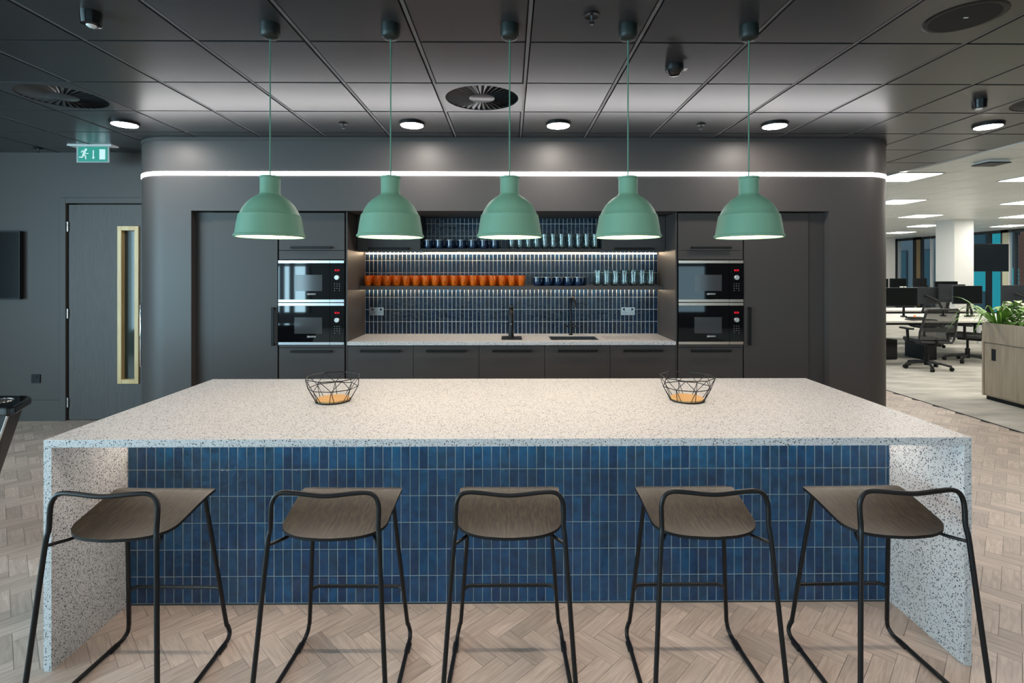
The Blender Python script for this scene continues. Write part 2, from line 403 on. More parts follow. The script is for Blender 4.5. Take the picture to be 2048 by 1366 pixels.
# white office ceiling
wceil = box('ceiling_office', M_wcol, XB, 15.2, -4.6, 22, ZC+0.012, ZC+0.10)
tag(wceil, 'white panelled ceiling of the open office', 'ceiling', kind='structure')
LIGHTS = [(5.17,6.67),(6.97,6.67),(6.87,9.0),(9.24,9.0),(9.10,11.28),(11.4,11.28),(11.1,13.6),(13.4,13.6),(12.2,15.9),(8.9,6.67),(13.5,11.28)]
wpm = panel_mesh('ceiling_panel', 0.590, 0.590, 0.011, M_wceil)
nY = 0
for a in range(17):
    for b in range(30):
        xc = XB+0.31+0.6*a; yc = 3.07+0.6*b
        if not (0.66*yc < xc < 1.14*yc) or xc > 14.6: continue
        if any(abs(xc-lx) < 0.59 and abs(yc-ly) < 0.59 for lx, ly in LIGHTS): pass
        o = bpy.data.objects.new('ceiling_panel', wpm); o.location = (xc, yc, ZC)
        link(o, wceil); o.matrix_parent_inverse = Matrix.Translation(-wceil.location)

# ------------------------------------------------------------------ setting: back wall with rounded ends
YF = 4.76; RC = 0.42; XLC = -3.185; XRC = 3.31; XJL = -2.945; XJR = 2.985; ZO = 2.122; YB = 6.3
YK = 4.82
left_poly = [(XJL,YF)] + [(XLC,YF)] + arc_pts(XLC, YF+RC, RC, -PI/2, -PI, 20)[1:] + [(XLC-RC,YB),(XJL,YB)]
right_poly = [(XJR,YF),(XJR,YB),(XRC+RC,YB)] + arc_pts(XRC, YF+RC, RC, 0, -PI/2, 20)
m = MB(); m.prism(left_poly, 0, ZC); m.prism(right_poly, 0, ZC); m.box(XJL, XJR, YF, YB, ZO, ZC)
wb = m.build('wall_back', M_wall, smooth=30, centre=True); tag(wb, 'dark grey kitchen wall with rounded ends and recessed opening', 'wall', kind='structure')
def ribbon(y_out, z0, z1, thick):
    path_o = arc_pts(XLC, YF+RC, RC+y_out, -PI, -PI/2, 24) + arc_pts(XRC, YF+RC, RC+y_out, -PI/2, 0, 24)
    path_i = arc_pts(XLC, YF+RC, RC+y_out-thick, -PI, -PI/2, 24) + arc_pts(XRC, YF+RC, RC+y_out-thick, -PI/2, 0, 24)
    mm = MB(); n = len(path_o)
    for i in range(n-1):
        a, b, c, d = path_o[i], path_o[i+1], path_i[i+1], path_i[i]
        mm.add([(a[0],a[1],z0),(b[0],b[1],z0),(c[0],c[1],z0),(d[0],d[1],z0),(a[0],a[1],z1),(b[0],b[1],z1),(c[0],c[1],z1),(d[0],d[1],z1)],
               [(0,3,2,1),(4,5,6,7),(0,1,5,4),(2,3,7,6)] + ([(3,0,4,7)] if i == 0 else []) + ([(1,2,6,5)] if i == n-2 else []))
    return mm
o = ribbon(0.004, 2.449, 2.485, 0.006).build('led_strip', M_led, centre=True, smooth=40)
tag(o, 'long white LED light line wrapping the dark wall above the pendants', 'light strip')
o = ribbon(0.006, ZC-0.036, ZC-0.002, 0.008).build('trim_2', M_wall2, centre=True, smooth=40)
tag(o, 'slim dark cornice where the rounded wall meets the ceiling', 'trim', kind='structure')

# left wall with door
YL = 5.40; XD0 = -4.625; XD1 = -3.66; ZD = 2.26
m = MB(); m.box(-7.2, XD0-0.02, YL, YL+0.15, 0, ZC+0.02); m.box(XD0-0.02, -3.5, YL, YL+0.15, ZD+0.02, ZC+0.02)
wl = m.build('wall_left', M_wall2, centre=True); tag(wl, 'dark grey wall with the door left of the kitchen', 'wall', kind='structure')
bb = box('baseboard_left', M_wall2, -7.2, XD0-0.07, YL-0.015, YL, 0, 0.216, bevel=0.003); tag(bb, 'tall dark skirting board under the socket', 'baseboard', kind='structure')
door = thing('door_1', 'charcoal woodgrain door with a slim oak framed glazed slot', 'door', (XD0, YL, 0)); door['kind'] = 'structure'
box('architrave', M_wall2, XD0-0.07, XD0-0.008, YL-0.02, YL+0.01, 0, ZD+0.07, door, 0.003)
box('architrave', M_wall2, XD0-0.008, -3.5, YL-0.02, YL+0.01, ZD+0.012, ZD+0.07, door, 0.003)
VX0, VX1, VZ0, VZ1 = -4.105, -3.885, 0.385, 2.035
m = MB(); y0, y1 = YL+0.005, YL+0.05
m.box(XD0+0.006, VX0+0.01, y0, y1, 0.008, ZD); m.box(VX1-0.01, XD1, y0, y1, 0.008, ZD); m.box(VX0+0.01, VX1-0.01, y0, y1, 0.008, VZ0+0.01); m.box(VX0+0.01, VX1-0.01, y0, y1, VZ1-0.01, ZD)
m.build('door_leaf', M_doorm, door)
for (a, b, c, d) in ((VX0,VX0+0.042,VZ0,VZ1),(VX1-0.042,VX1,VZ0,VZ1),(VX0+0.042,VX1-0.042,VZ0,VZ0+0.045),(VX0+0.042,VX1-0.042,VZ1-0.045,VZ1)):
    box('glazing_bead', M_oak, a, b, YL-0.010, YL+0.045, c, d, door, 0.002)
box('glazing', M_doorglass, VX0+0.04, VX1-0.04, YL+0.040, YL+0.046, VZ0+0.04, VZ1-0.04, door)
for z in (2.03, 1.12, 0.19):
    shape('hinge', M_steel, door, lambda q: q.cyl((XD0+0.002, YL-0.004, z-0.05), 0.008, 0.1, 12), smooth=40)
shape('pull_handle', M_chrome, door, lambda q: q.tube([(-3.825,YL+0.004,1.225),(-3.825,YL-0.045,1.225),(-3.825,YL-0.058,1.205),(-3.825,YL-0.058,0.585),(-3.825,YL-0.045,0.565),(-3.825,YL+0.004,0.565)], 0.011, 12), smooth=40)
o = box('door_reveal', M_dark, XD0-0.02, XD0+0.004, YL+0.012, YL+0.10, 0, ZD+0.02, door)
box('corridor_lining', M_wall2, XD0, -3.5, YL+0.10, YL+0.12, 0, ZD+0.02, door)
# enclosing walls
WY0, WY1 = -4.4, 2.6
m = MB(); m.box(-7.35,-7.2,-4.75,YL+0.15,0,0.45); m.box(-7.35,-7.2,-4.75,YL+0.15,2.55,ZC+0.02); m.box(-7.35,-7.2,WY1,YL+0.15,0.45,2.55); m.box(-7.35,-7.2,-4.75,WY0,0.45,2.55)
o = m.build('wall_side', M_wall2, centre=True); tag(o, 'dark side wall with windows at the far left of the room', 'wall', kind='structure')
m = MB(); m.box(-7.2,15.2,-4.75,-4.6,0,0.45); m.box(-7.2,15.2,-4.75,-4.6,2.55,ZC+0.1); m.box(5.55,15.2,-4.75,-4.6,0.45,2.55); m.box(-5.55,-4.05,-4.75,-4.6,0.45,2.55)  # last box: unseen pier added between windows to darken the left oven reflections
o = m.build('wall_front', M_wall2, centre=True); tag(o, 'dark wall behind the viewer', 'wall', kind='structure')
wn = thing('window_1', 'row of windows behind the viewer', 'window', (-5.6,-4.62,0.45)); wn['kind'] = 'structure'
for x in (-7.12,-6.30,-6.02,-5.58,-4.05,-2.7,-1.35,0,1.35,2.7,4.05,5.5): box('window_mullion', M_frame, x-0.06, x+0.06, -4.645, -4.56, 0.45, 2.55, wn)
box('window_transom', M_frame, -7.2, 5.55, -4.64, -4.57, 1.72, 1.80, wn)
wn = thing('window_3', 'row of tall windows along the far left wall', 'window', (-7.22,-0.9,0.45)); wn['kind'] = 'structure'
for k in range(6):
    y = WY0+0.05+k*1.38; box('window_mullion', M_frame, -7.245, -7.16, y-0.06, y+0.06, 0.45, 2.55, wn)

# ------------------------------------------------------------------ kitchen recess: niche wall and tiles
YN = 5.41; XN0 = -1.522; XN1 = 1.565
nw = box('wall_niche', M_grout, XN0-0.02, XN1+0.02, YN, YN+0.06, 0.0, ZO+0.02); tag(nw, 'navy glazed tile splashback at the back of the kitchen niche', 'wall', kind='structure')
TW, TH = 0.0435, 0.129; TG = 0.0042
def tile_mesh(name, w_, h_, d_, mt):
    mm = MB(); x, z = w_/2, h_/2; e = 0.0016
    mm.add([(-x,0,-z),(x,0,-z),(x,0,z),(-x,0,z),(-x,-d_+e,-z),(x,-d_+e,-z),(x,-d_+e,z),(-x,-d_+e,z),(-x+e,-d_,-z+e),(x-e,-d_,-z+e),(x-e,-d_,z-e),(-x+e,-d_,z-e)],
           [(0,3,2,1)[::-1],(8,9,10,11)]+[(a,(a+1)%4,4+(a+1)%4,4+a) for a in range(4)]+[(4+a,4+(a+1)%4,8+(a+1)%4,8+a) for a in range(4)])
    return mm.mesh(name, mt)
def tile_field(parent, x0, x1, z0, ztop, yface, tw, th, mt, pick, org, tg=TG):
    full = tile_mesh('tile', tw-tg, th-tg, 0.006, mt)
    st = MB(); ncol = int(math.ceil((x1-x0)/tw)); nrow = int(math.ceil((ztop-z0)/th))
    cells = []
    for r in range(nrow):
        for c in range(ncol):
            a, b = x0+c*tw+tg/2, min(x0+(c+1)*tw-tg/2, x1-0.001); d, e = z0+r*th+tg/2, min(z0+(r+1)*th-tg/2, ztop)
            if b-a < 0.004 or e-d < 0.004: continue
            cells.append((r, c, a, b, d, e))
    chosen = pick(cells, ncol, nrow); cnt = 0
    for cell in cells:
        r, c, a, b, d, e = cell
        isfull = (b-a) > tw-tg-1e-5 and (e-d) > th-tg-1e-5
        cx, cz = (a+b)/2, (d+e)/2
        tilt = Euler((R(random.uniform(-.7,.7)), 0, R(random.uniform(-.9,.9))))
        if (r, c) in chosen and cnt < 300:
            me_ = full if isfull else tile_mesh('tile', b-a, e-d, 0.006, mt)
            o = bpy.data.objects.new('tile', me_); o.location = Vector((cx, yface+0.004, cz))-org; o.rotation_euler = tilt; link(o, parent); cnt += 1
        else:
            me_ = full if isfull else None
            M = T(cx, yface+0.004, cz) @ tilt.to_matrix().to_4x4() @ Matrix.Diagonal(((b-a)/(tw-tg),1,(e-d)/(th-tg),1))
            st.add([M @ v.co for v in full.vertices], [tuple(p.vertices) for p in full.polygons])
    if st.v: 
        ob = bpy.data.objects.new('tile_field', st.mesh('tile_field', mt, org)); link(ob, parent); ob['kind'] = 'stuff'
def pick_niche(cells, nc, nr):
    L = sorted(cells, key=lambda q: ({1:0, 2:1, 0:2, 3:5, 4:3, 5:4}.get(q[0], 9), q[1])); return set((q[0], q[1]) for q in L[:300])
tile_field(nw, XN0, XN1, 0.902, ZO, YN, TW, TH, M_tile2, pick_niche, nw.location.copy(), 0.0052)

# recess backing above/around cabinets
o = box('trim_3', M_dark, XJL, XJR, YK+0.62, YK+0.64, 0, ZO, ); tag(o, 'dark lining at the back of the kitchen recess', 'trim', kind='structure')

# ------------------------------------------------------------------ kitchen units
def hbar(parent, x0, x1, z, y):
    mm = MB(); mm.box(x0, x1, y-0.030, y-0.018, z-0.011, z+0.011); mm.box(x0+0.004, x0+0.016, y-0.020, y, z-0.009, z+0.009); mm.box(x1-0.016, x1-0.004, y-0.020, y, z-0.009, z+0.009)
    return mm.build('handle', M_handle, parent, bevel=0.002)
def vbar(parent, x, z0, z1, y):
    mm = MB(); mm.box(x-0.013, x+0.013, y-0.030, y-0.018, z0, z1); mm.box(x-0.010, x+0.010, y-0.020, y, z0+0.005, z0+0.02); mm.box(x-0.010, x+0.010, y-0.020, y, z1-0.02, z1-0.005)
    return mm.build('handle', M_handle, parent, bevel=0.002)
YD = YK; DT = 0.02                # door faces
def X(px, y=YK): return (px-1020)/1024*y      # horizontal measure read on the cabinet plane
G = 0.002
# tall cabinets
for (xa, xb, fa, fb, hx, lab) in ((X(429), X(558), X(394.5), X(428.5), X(550), 'tall charcoal fridge cabinet left of the steel-trimmed ovens'),
                              (X(1490), X(1621), X(1621.5), X(1657), X(1500), 'tall charcoal fridge cabinet right of the copper-toned ovens')):
    t = thing('tall_cabinet', lab, 'cabinet', ((xa+xb)/2, YK, 0), 'tall kitchen cabinets')
    box('carcass', M_cab2, xa+G, xb-G, YK+DT+0.002, YK+0.60, 0, ZO-0.012, t)
    d = box('door', M_cab, xa+G, xb-G, YK, YK+DT, 0.10, ZO-0.010, t, 0.0015); vbar(d, hx, 0.865, 1.225, YK)
    box('plinth', M_dark, xa+G, xb-G, YK+0.05, YK+0.06, 0.0, 0.098, t)
    f = box('filler_panel', M_cab, min(fa,fb)+0.001, max(fa,fb)-0.001, YK+0.010, YK+DT+0.01, 0, ZO-0.008); tag(f, 'narrow charcoal filler strip beside the '+('left' if fa < 0 else 'right')+' tall cabinet', 'panel')
# oven housings
def oven_housing(xa, xb, lab):
    t = thing('oven_housing', lab, 'cabinet', ((xa+xb)/2, YK, 0), 'oven housing cabinets')
    mm = MB(); mm.box(xa, xa+0.012, YK+DT+0.002, YK+0.60, 0, ZO-0.012); mm.box(xb-0.012, xb, YK+DT+0.002, YK+0.60, 0, ZO-0.012); mm.box(xa+0.012, xb-0.012, YK+0.58, YK+0.60, 0, ZO-0.012)
    for z in (0.80, 1.674, ZO-0.03): mm.box(xa+0.012, xb-0.012, YK+DT+0.012, YK+0.58, z, z+0.016)
    mm.build('carcass', M_cab2, t)
    z501 = CAM_H+(545-501)*YK/1024
    d = box('door', M_cab, xa+G, xb-G, YK, YK+DT, z501+0.002, ZO-0.012, t, 0.0015); xm = (xa+xb)/2; hbar(d, xm-0.19, xm+0.19, z501+0.026, YK)
    box('filler_panel', M_cab, xa+G, xb-G, YK, YK+DT, z501-0.085, z501-0.002, t, 0.0015)
    box('bottom_rail', M_cab, xa+G, xb-G, YK, YK+DT, 0.846, 0.866, t)
    d = box('drawer', M_cab, xa+G, xb-G, YK, YK+DT, 0.10, 0.842, t, 0.0015); hbar(d, xm-0.19, xm+0.19, 0.812, YK)
    box('plinth', M_dark, xa+G, xb-G, YK+0.05, YK+0.06, 0.0, 0.098, t)
oven_housing(X(560), X(691), 'charcoal housing cabinet around the two steel-trimmed ovens')
oven_housing(X(1357.5), X(1488.5), 'charcoal housing cabinet around the two copper-toned ovens')
# end panels of the niche
for (xa, xb, lab) in ((XN0-0.013, XN0, 'dark full-height side panel at the left of the niche'), (XN1, XN1+0.013, 'dark full-height side panel at the right of the niche')):
    f = box('side_panel', M_cab, xa, xb, YK-0.002, YN-0.002, 0, ZO-0.004); tag(f, lab, 'panel')
def text_mesh(body, size, M, mt, name, parent, bold=False):
    cu = bpy.data.curves.new('t', 'FONT'); cu.body = body; cu.size = size; cu.align_x = 'CENTER'; cu.align_y = 'CENTER'; cu.extrude = 0.0006; cu.resolution_u = 2
    if bold: cu.offset = size*0.02
    to = bpy.data.objects.new('t', cu); C.objects.link(to)
    bpy.context.view_layer.update()
    me = bpy.data.meshes.new_from_object(to.evaluated_get(bpy.context.evaluated_depsgraph_get()))
    bpy.data.objects.remove(to); me.transform(T(*(-ORG[parent])) @ M); me.materials.clear(); me.materials.append(mt)
    o = bpy.data.objects.new(name, me); link(o, parent); ORG[o] = ORG[parent]; return o
FACE = rot(PI/2, 'X')
M_copper = mat('warm_steel', (0.70,0.56,0.46), 0.28, metal=1.0)
def oven(xa, xb, ztop, lab, digits, trim, dark):
    zb = ztop-0.392; xs = xa+(xb-xa)*0.782
    t = thing('oven', lab, 'oven', ((xa+xb)/2, YK, zb), 'built-in compact ovens')
    box('body', M_black, xa+0.014, xb-0.014, YK+0.004, YK+0.42, zb+0.004, ztop-0.004, t)
    yo = YK-0.012
    for (z0, z1) in ((ztop-0.026, ztop), (zb, zb+0.026)):
        box('trim_bar', trim, xa+0.002, xs-0.0015, yo-0.003, YK+0.004, z0, z1, t, 0.001); box('trim_bar', trim, xs+0.0015, xb-0.002, yo-0.003, YK+0.004, z0, z1, t, 0.001)
    d = box('glass_door', M_mglass, xa+0.002, xs-0.0015, yo, YK+0.004, zb+0.027, ztop-0.027, t)
    wx0, wx1 = xa+(xb-xa)*0.245, xa+(xb-xa)*0.665
    box('door_window', M_mwindow, wx0, wx1, yo-0.0012, yo, zb+0.105, ztop-0.135, d)
    text_mesh('BOSCH', 0.020, T(xa+(xb-xa)*0.515, yo-0.001, zb+0.076) @ FACE, M_logo, 'logo_lettering', d, True)
    lo = MB(); cx = xa+(xb-xa)*0.452; cz = zb+0.076
    ring = [(cx+0.0085*math.cos(a), yo-0.001, cz+0.0085*math.sin(a)) for a in [2*PI*i/20 for i in range(20)]]
    lo.tube(ring, 0.0011, 6, closed=True); lo.box(cx-0.0035,cx-0.0018,yo-0.0015,yo,cz-0.006,cz+0.006); lo.box(cx+0.0018,cx+0.0035,yo-0.0015,yo,cz-0.006,cz+0.006); lo.box(cx-0.0018,cx+0.0018,yo-0.0015,yo,cz-0.001,cz+0.001)
    lo.build('logo_emblem', M_logo, d)
    c = box('control_panel', M_mglass, xs+0.0015, xb-0.002, yo, YK+0.004, zb+0.027, ztop-0.027, t)
    xc = (xs+xb)/2
    text_mesh(digits, 0.026, T(xc, yo-0.001, ztop-0.093) @ FACE, M_red, 'display_digits', c)
    shape('knob', M_knob, c, lambda q: q.lathe([(0.023,0),(0.023,0.014),(0.020,0.018),(0.012,0.018),(0.011,0.016)], 24, (xc, yo, ztop-0.160), rot(PI/2,'X')), smooth=35)
    for r_ in range(4):
        for q in range(3):
            if r_ == 3 and q == 1: continue
            box('button', M_dot, xc-0.026+0.022*q, xc-0.019+0.022*q, yo-0.0012, yo, ztop-0.222-0.021*r_, ztop-0.217-0.021*r_, c)
zt1 = CAM_H+(545-521)*YK/1024; zt2 = CAM_H+(545-605.3)*YK/1024
oven(X(560), X(691), zt1, 'upper steel-trimmed oven, bright room reflections in its black glass', '8:24', M_steel, 0)
oven(X(560), X(691), zt2-0.002, 'lower steel-trimmed oven below the one with bright reflections', '8:24', M_steel, 0)
oven(X(1357.5), X(1488.5), zt1, 'upper copper-toned oven with a warm brown reflection', '8:24', M_copper, 1)
oven(X(1357.5), X(1488.5), zt2-0.002, 'lower copper-toned oven with darker black glass', '8:24', M_copper, 1)
# base units
bw = (XN1-XN0)/5
names = ['first from the left, under the left socket', 'second from the left', 'middle one, below the black water dispenser', 'fourth from the left, below the sink', 'last on the right, under the right socket']
for k in range(5):
    xa, xb = XN0+k*bw, XN0+(k+1)*bw
    t = thing('base_unit', 'charcoal base unit with black bar handle, '+names[k], 'cabinet', ((xa+xb)/2, YK, 0), 'base units under the kitchen worktop')
    if k == 3:
        mm = MB(); mm.box(xa+G, xa+0.018, YK+DT+0.002, YN-0.01, 0.10, 0.866); mm.box(xb-0.018, xb-G, YK+DT+0.002, YN-0.01, 0.10, 0.866); mm.box(xa+0.018, xb-0.018, YK+DT+0.002, YN-0.01, 0.10, 0.12); mm.build('carcass', M_cab2, t)
    else: box('carcass', M_cab2, xa+G, xb-G, YK+DT+0.002, YN-0.01, 0.10, 0.864, t)
    d = box('door', M_cab, xa+G, xb-G, YK, YK+DT, 0.10, 0.858, t, 0.0015); xm = (xa+xb)/2; hbar(d, xm-0.186, xm+0.186, 0.815, YK)
    box('plinth', M_dark, xa+G, xb-G, YK+0.05, YK+0.06, 0.0, 0.098, t)
# worktop with sink cutout
SX0, SX1, SY0, SY1 = 0.398, 0.868, 4.935, 5.235
m = MB(); zt, zb_ = 0.900, 0.868; y0, y1 = YK-0.018, YN-0.002
for (a, b, c, d) in ((XN0+0.001, SX0, y0, y1), (SX1, XN1-0.001, y0, y1), (SX0, SX1, y0, SY0), (SX0, SX1, SY1, y1)): m.box(a, b, c, d, zb_, zt)
wt = m.build('worktop', M_terr, centre=True); tag(wt, 'speckled white terrazzo kitchen worktop along the tiled splashback', 'worktop')
t = thing('sink', 'dark grey rectangular sink set into the kitchen worktop', 'sink', ((SX0+SX1)/2, (SY0+SY1)/2, 0.70))
m = MB(); g = 0.012; zs = 0.896
m.box(SX0+0.001, SX0+g, SY0+0.001, SY1-0.001, 0.70, zs); m.box(SX1-g, SX1-0.001, SY0+0.001, SY1-0.001, 0.70, zs); m.box(SX0+g, SX1-g, SY0+0.001, SY0+g, 0.70, zs); m.box(SX0+g, SX1-g, SY1-g, SY1-0.001, 0.70, zs); m.box(SX0+g, SX1-g, SY0+g, SY1-g, 0.70, 0.712)
m.build('bowl', M_sink, t)
shape('drain', M_steel, t, lambda q: q.lathe([(0.045,0),(0.045,0.003),(0.03,0.003),(0.028,0.001)], 24, ((SX0+SX1)/2, (SY0+SY1)/2, 0.712)), smooth=40)
for k in range(6): box('drainer_groove', M_cab2, 0.93, 1.28, 4.99+0.04*k, 4.994+0.04*k, 0.9, 0.9004, wt)
# kitchen tap
tx, ty = 0.635, 5.315
t = thing('kitchen_tap', 'black swan neck tap with crosshead levers behind the sink', 'tap', (tx, ty, 0.9))
shape('base', M_blackmetal, t, lambda q: q.lathe([(0.024,0),(0.024,0.006),(0.016,0.012),(0.016,0.13),(0.012,0.135)], 20, (tx,ty,0.9)), smooth=40)
sp = [(tx,ty,1.03),(tx,ty,1.20),(tx+0.004,ty-0.01,1.255),(tx+0.012,ty-0.05,1.29),(tx+0.020,ty-0.10,1.287),(tx+0.027,ty-0.14,1.25),(tx+0.030,ty-0.15,1.20)]
shape('spout', M_blackmetal, t, lambda q: q.tube(bez(sp, 6), 0.0095, 12), smooth=50)
for s in (-1, 1):
    shape('lever', M_blackmetal, t, lambda q: q.tube([(tx+s*0.012,ty,0.99),(tx+s*0.07,ty-0.008,0.995)], 0.009, 12), smooth=50)
# water dispenser
wx, wy = 0.015, 5.08
t = thing('water_dispenser', 'black column water dispenser on a square drip tray', 'tap', (wx, wy, 0.9))
shape('drip_tray', M_blackmetal, t, lambda q: q.box(wx-0.095, wx+0.105, wy-0.14, wy+0.08, 0.9, 0.909), bevel=0.003)
shape('column', M_blackmetal, t, lambda q: q.lathe([(0.027,0),(0.027,0.262),(0.024,0.268),(0.024,0.282),(0.027,0.288),(0.027,0.302),(0.024,0.306)], 28, (wx,wy+0.03,0.909)), smooth=40)
shape('nozzle', M_blackmetal, t, lambda q: q.tube([(wx,wy+0.02,1.165),(wx,wy-0.055,1.165),(wx,wy-0.07,1.15),(wx,wy-0.07,1.125)], 0.012, 14), smooth=50)
box('badge', M_steel, wx-0.006, wx+0.006, wy+0.001, wy+0.004, 1.035, 1.041, t)
# wall units, shelves
YW = 5.12; ZW = 1.757
UX0, UX1 = -0.890, 0.925
for (xa, xb, lab) in ((XN0+0.002, UX0, 'short dark wall cabinet left of the upper shelf of blue mugs'), (UX1, XN1-0.002, 'short dark wall cabinet right of the upper shelf of glasses')):
    t = thing('wall_unit', lab, 'cabinet', ((xa+xb)/2, YW, ZW), 'wall cabinets in the niche')
    box('carcass', M_cab2, xa, xb, YW+0.02, YN-0.008, ZW+0.012, ZO-0.006, t)
    d = box('door', M_cab, xa+G, xb-G, YW, YW+0.018, ZW, ZO-0.010, t, 0.0015); xm = (xa+xb)/2; hbar(d, xm-0.20, xm+0.20, ZW+0.030, YW)
us = box('shelf', M_cab, UX0+0.002, UX1-0.002, YW+0.002, YN-0.008, ZW, ZW+0.032, bevel=0.001); tag(us, 'upper dark shelf between the two wall cabinets', 'shelf')
YS = 5.19; ZS = 1.413
ls = box('shelf', M_cab, XN0+0.002, XN1-0.002, YS, YN-0.008, ZS-0.038, ZS, bevel=0.001); tag(ls, 'long dark lower shelf carrying the orange mugs', 'shelf')
# warm strips under shelf and wall units
o = box('led_strip', M_led2, XN0+0.02, XN1-0.02, YN-0.045, YN-0.030, ZW-0.012, ZW-0.001); tag(o, 'warm LED strip under the upper shelf and wall cabinets', 'light strip')
o = box('led_strip', M_led2, XN0+0.02, XN1-0.02, YN-0.030, YN-0.018, ZS-0.043, ZS-0.039); tag(o, 'hidden warm LED strip under the lower mug shelf', 'light strip')
# sockets
def socket(x, y, z, w_, h_, mt, lab, face=None):
    t = thing('wall_socket', lab, 'socket', (x, y, z-h_/2))
    box('plate', mt, x-w_/2, x+w_/2, y-0.010, y+0.001, z-h_/2, z+h_/2, t, 0.002)
    n = 2 if w_ > 0.12 else 1
    for k in range(n):
        cx = x+(k-(n-1)/2)*w_*0.48
        box('switch', M_black, cx-0.009+0.022*(0.5 if n==1 else (k*2-1)*0.4), cx+0.009+0.022*(0.5 if n==1 else (k*2-1)*0.4), y-0.014, y-0.0095, z+h_*0.12, z+h_*0.34, t)
        for (dx, dz, ww, hh) in ((0,0.04,0.004,0.010),(-0.011,-0.16,0.008,0.005),(0.011,-0.16,0.008,0.005)):
            box('pin_slot', M_dark, cx+dx-ww/2, cx+dx+ww/2, y-0.0108, y-0.0098, z+dz*h_-hh/2, z+dz*h_+hh/2, t)
zso = CAM_H-(622.5-545)*5.40/1024
socket((755-1020)/1024*5.40, YN-0.006, zso, 0.146, 0.086, M_socket, 'chrome double socket on the tiles at the left of the niche')
socket((1257-1020)/1024*5.40, YN-0.006, zso, 0.146, 0.086, M_socket, 'chrome double socket on the tiles right of the sink')
socket((81-1020)/1024*5.40, YL, CAM_H-(755.5-545)*5.40/1024, 0.09, 0.09, M_black, 'small black wall socket beside the door')

# ------------------------------------------------------------------ crockery
def cup_mesh(prof_out, prof_in, mt, n=28):
    m = MB(); m.lathe(prof_out+prof_in, n); return m
def mug(name, kind):
    if kind == 'orange':
        po = [(0.026,0),(0.029,0.003),(0.035,0.03),(0.041,0.07),(0.0435,0.106)]; pi_ = [(0.0405,0.106),(0.038,0.07),(0.032,0.03),(0.025,0.008),(0.0,0.008)]
        hp = [(0,-0.040,0.088),(0,-0.060,0.092),(0,-0.072,0.075),(0,-0.066,0.050),(0,-0.046,0.034),(0,-0.034,0.030)]; mt = M_orange
    else:
        po = [(0.034,0),(0.038,0.003),(0.041,0.012),(0.042,0.05),(0.042,0.088)]; pi_ = [(0.039,0.088),(0.039,0.05),(0.037,0.012),(0.030,0.008),(0.0,0.008)]
        hp = [(0,-0.040,0.072),(0,-0.058,0.074),(0,-0.068,0.058),(0,-0.062,0.036),(0,-0.040,0.026)]; mt = M_navy
    body = MB().lathe(po+pi_, 28, caps=False); body.f.append(tuple(k*len(po+pi_) for k in range(28)))
    b = body.mesh('body', mt, smooth=50); h = MB().tube(bez(hp, 5), 0.0055, 8).mesh('handle', mt, smooth=60)
    rim = None
    if kind == 'navy': rim = MB().lathe([(0.0385,0.086),(0.0422,0.086),(0.0422,0.0895),(0.0385,0.0895),(0.0385,0.086)], 28, caps=False).mesh('rim', M_cream, smooth=50)
    return b, h, rim
MUG = {k: mug(k, k) for k in ('orange', 'navy')}
def place_mug(kind, x, y, z, a, label, group):
    t = thing('mug', label, 'mug', (x, y, z), group); t.rotation_euler = (0,0,a)
    for nme, me in zip(('body','handle','rim'), MUG[kind]):
        if me: link(bpy.data.objects.new(nme, me), t)
ZS2 = ZS+0.0005
n_or = 17
for k in range(n_or):
    x = X(737, 5.25)+k*(X(1043.5, 5.25)-X(737, 5.25))/(n_or-1)
    place_mug('orange', x, 5.267, ZS2, R(random.uniform(4,22)), 'orange mug in the front row of the lower shelf, %s from the left' % ORD[k], 'orange mugs on the lower shelf')
for k in range(16):
    x = X(737, 5.25)+(k+0.5)*(X(1043.5, 5.25)-X(737, 5.25))/(n_or-1)
    place_mug('orange', x, 5.357, ZS2, R(random.uniform(-4,4)), 'orange mug in the back row of the lower shelf, %s from the left' % ORD[k], 'orange mugs on the lower shelf')
for k in range(6):
    x = X(1076, 5.25)+k*0.105
    if k < 5: place_mug('navy', x, 5.264, ZS2, R(random.uniform(25,45)), 'navy pale-rimmed mug, front row of the lower shelf, %s from the left' % ORD[k], 'navy mugs on the lower shelf')
    if k < 5: place_mug('navy', x+0.052, 5.354, ZS2, R(random.uniform(-6,6)), 'navy pale-rimmed mug, back row of the lower shelf, %s from the left' % ORD[k], 'navy mugs on the lower shelf')
ZU2 = ZW+0.0325
for k in range(7):
    x = X(858, 5.19)+k*0.1125
    place_mug('navy', x, 5.185, ZU2, R(-60+random.uniform(-15,15)), 'navy blue mug on the upper shelf, %s from the left' % ORD[k], 'navy mugs on the upper shelf')
def glass_mesh(h, r0, r1):
    po = [(0.0,0.0),(r0*0.92,0.0),(r0,0.003),(r0*1.0,h*0.3),(r1,h)]; pi_ = [(r1-0.0024,h),(r0-0.003,h*0.3),(r0-0.0035,0.016),(0.0,0.012)]
    return MB().lathe(po+pi_, 24, caps=False).mesh('drinking_glass', M_glass, smooth=50)
GL = glass_mesh(0.158, 0.034, 0.040); GU = glass_mesh(0.150, 0.029, 0.040)
def place_glass(me, x, y, z, lab, grp):
    o = bpy.data.objects.new('drinking_glass', me); o.location = (x,y,z); C.objects.link(o); tag(o, lab, 'glass', grp)
for k in range(7):
    x = X(1197, 5.25)+k*0.0915
    place_glass(GL, x, 5.255, ZS2, 'clear tall glass in the front row of the lower shelf, %s from the left' % ORD[k], 'glasses on the lower shelf')
    place_glass(GL, x+0.004, 5.350, ZS2, 'clear tall glass in the back row of the lower shelf, %s from the left' % ORD[k], 'glasses on the lower shelf')
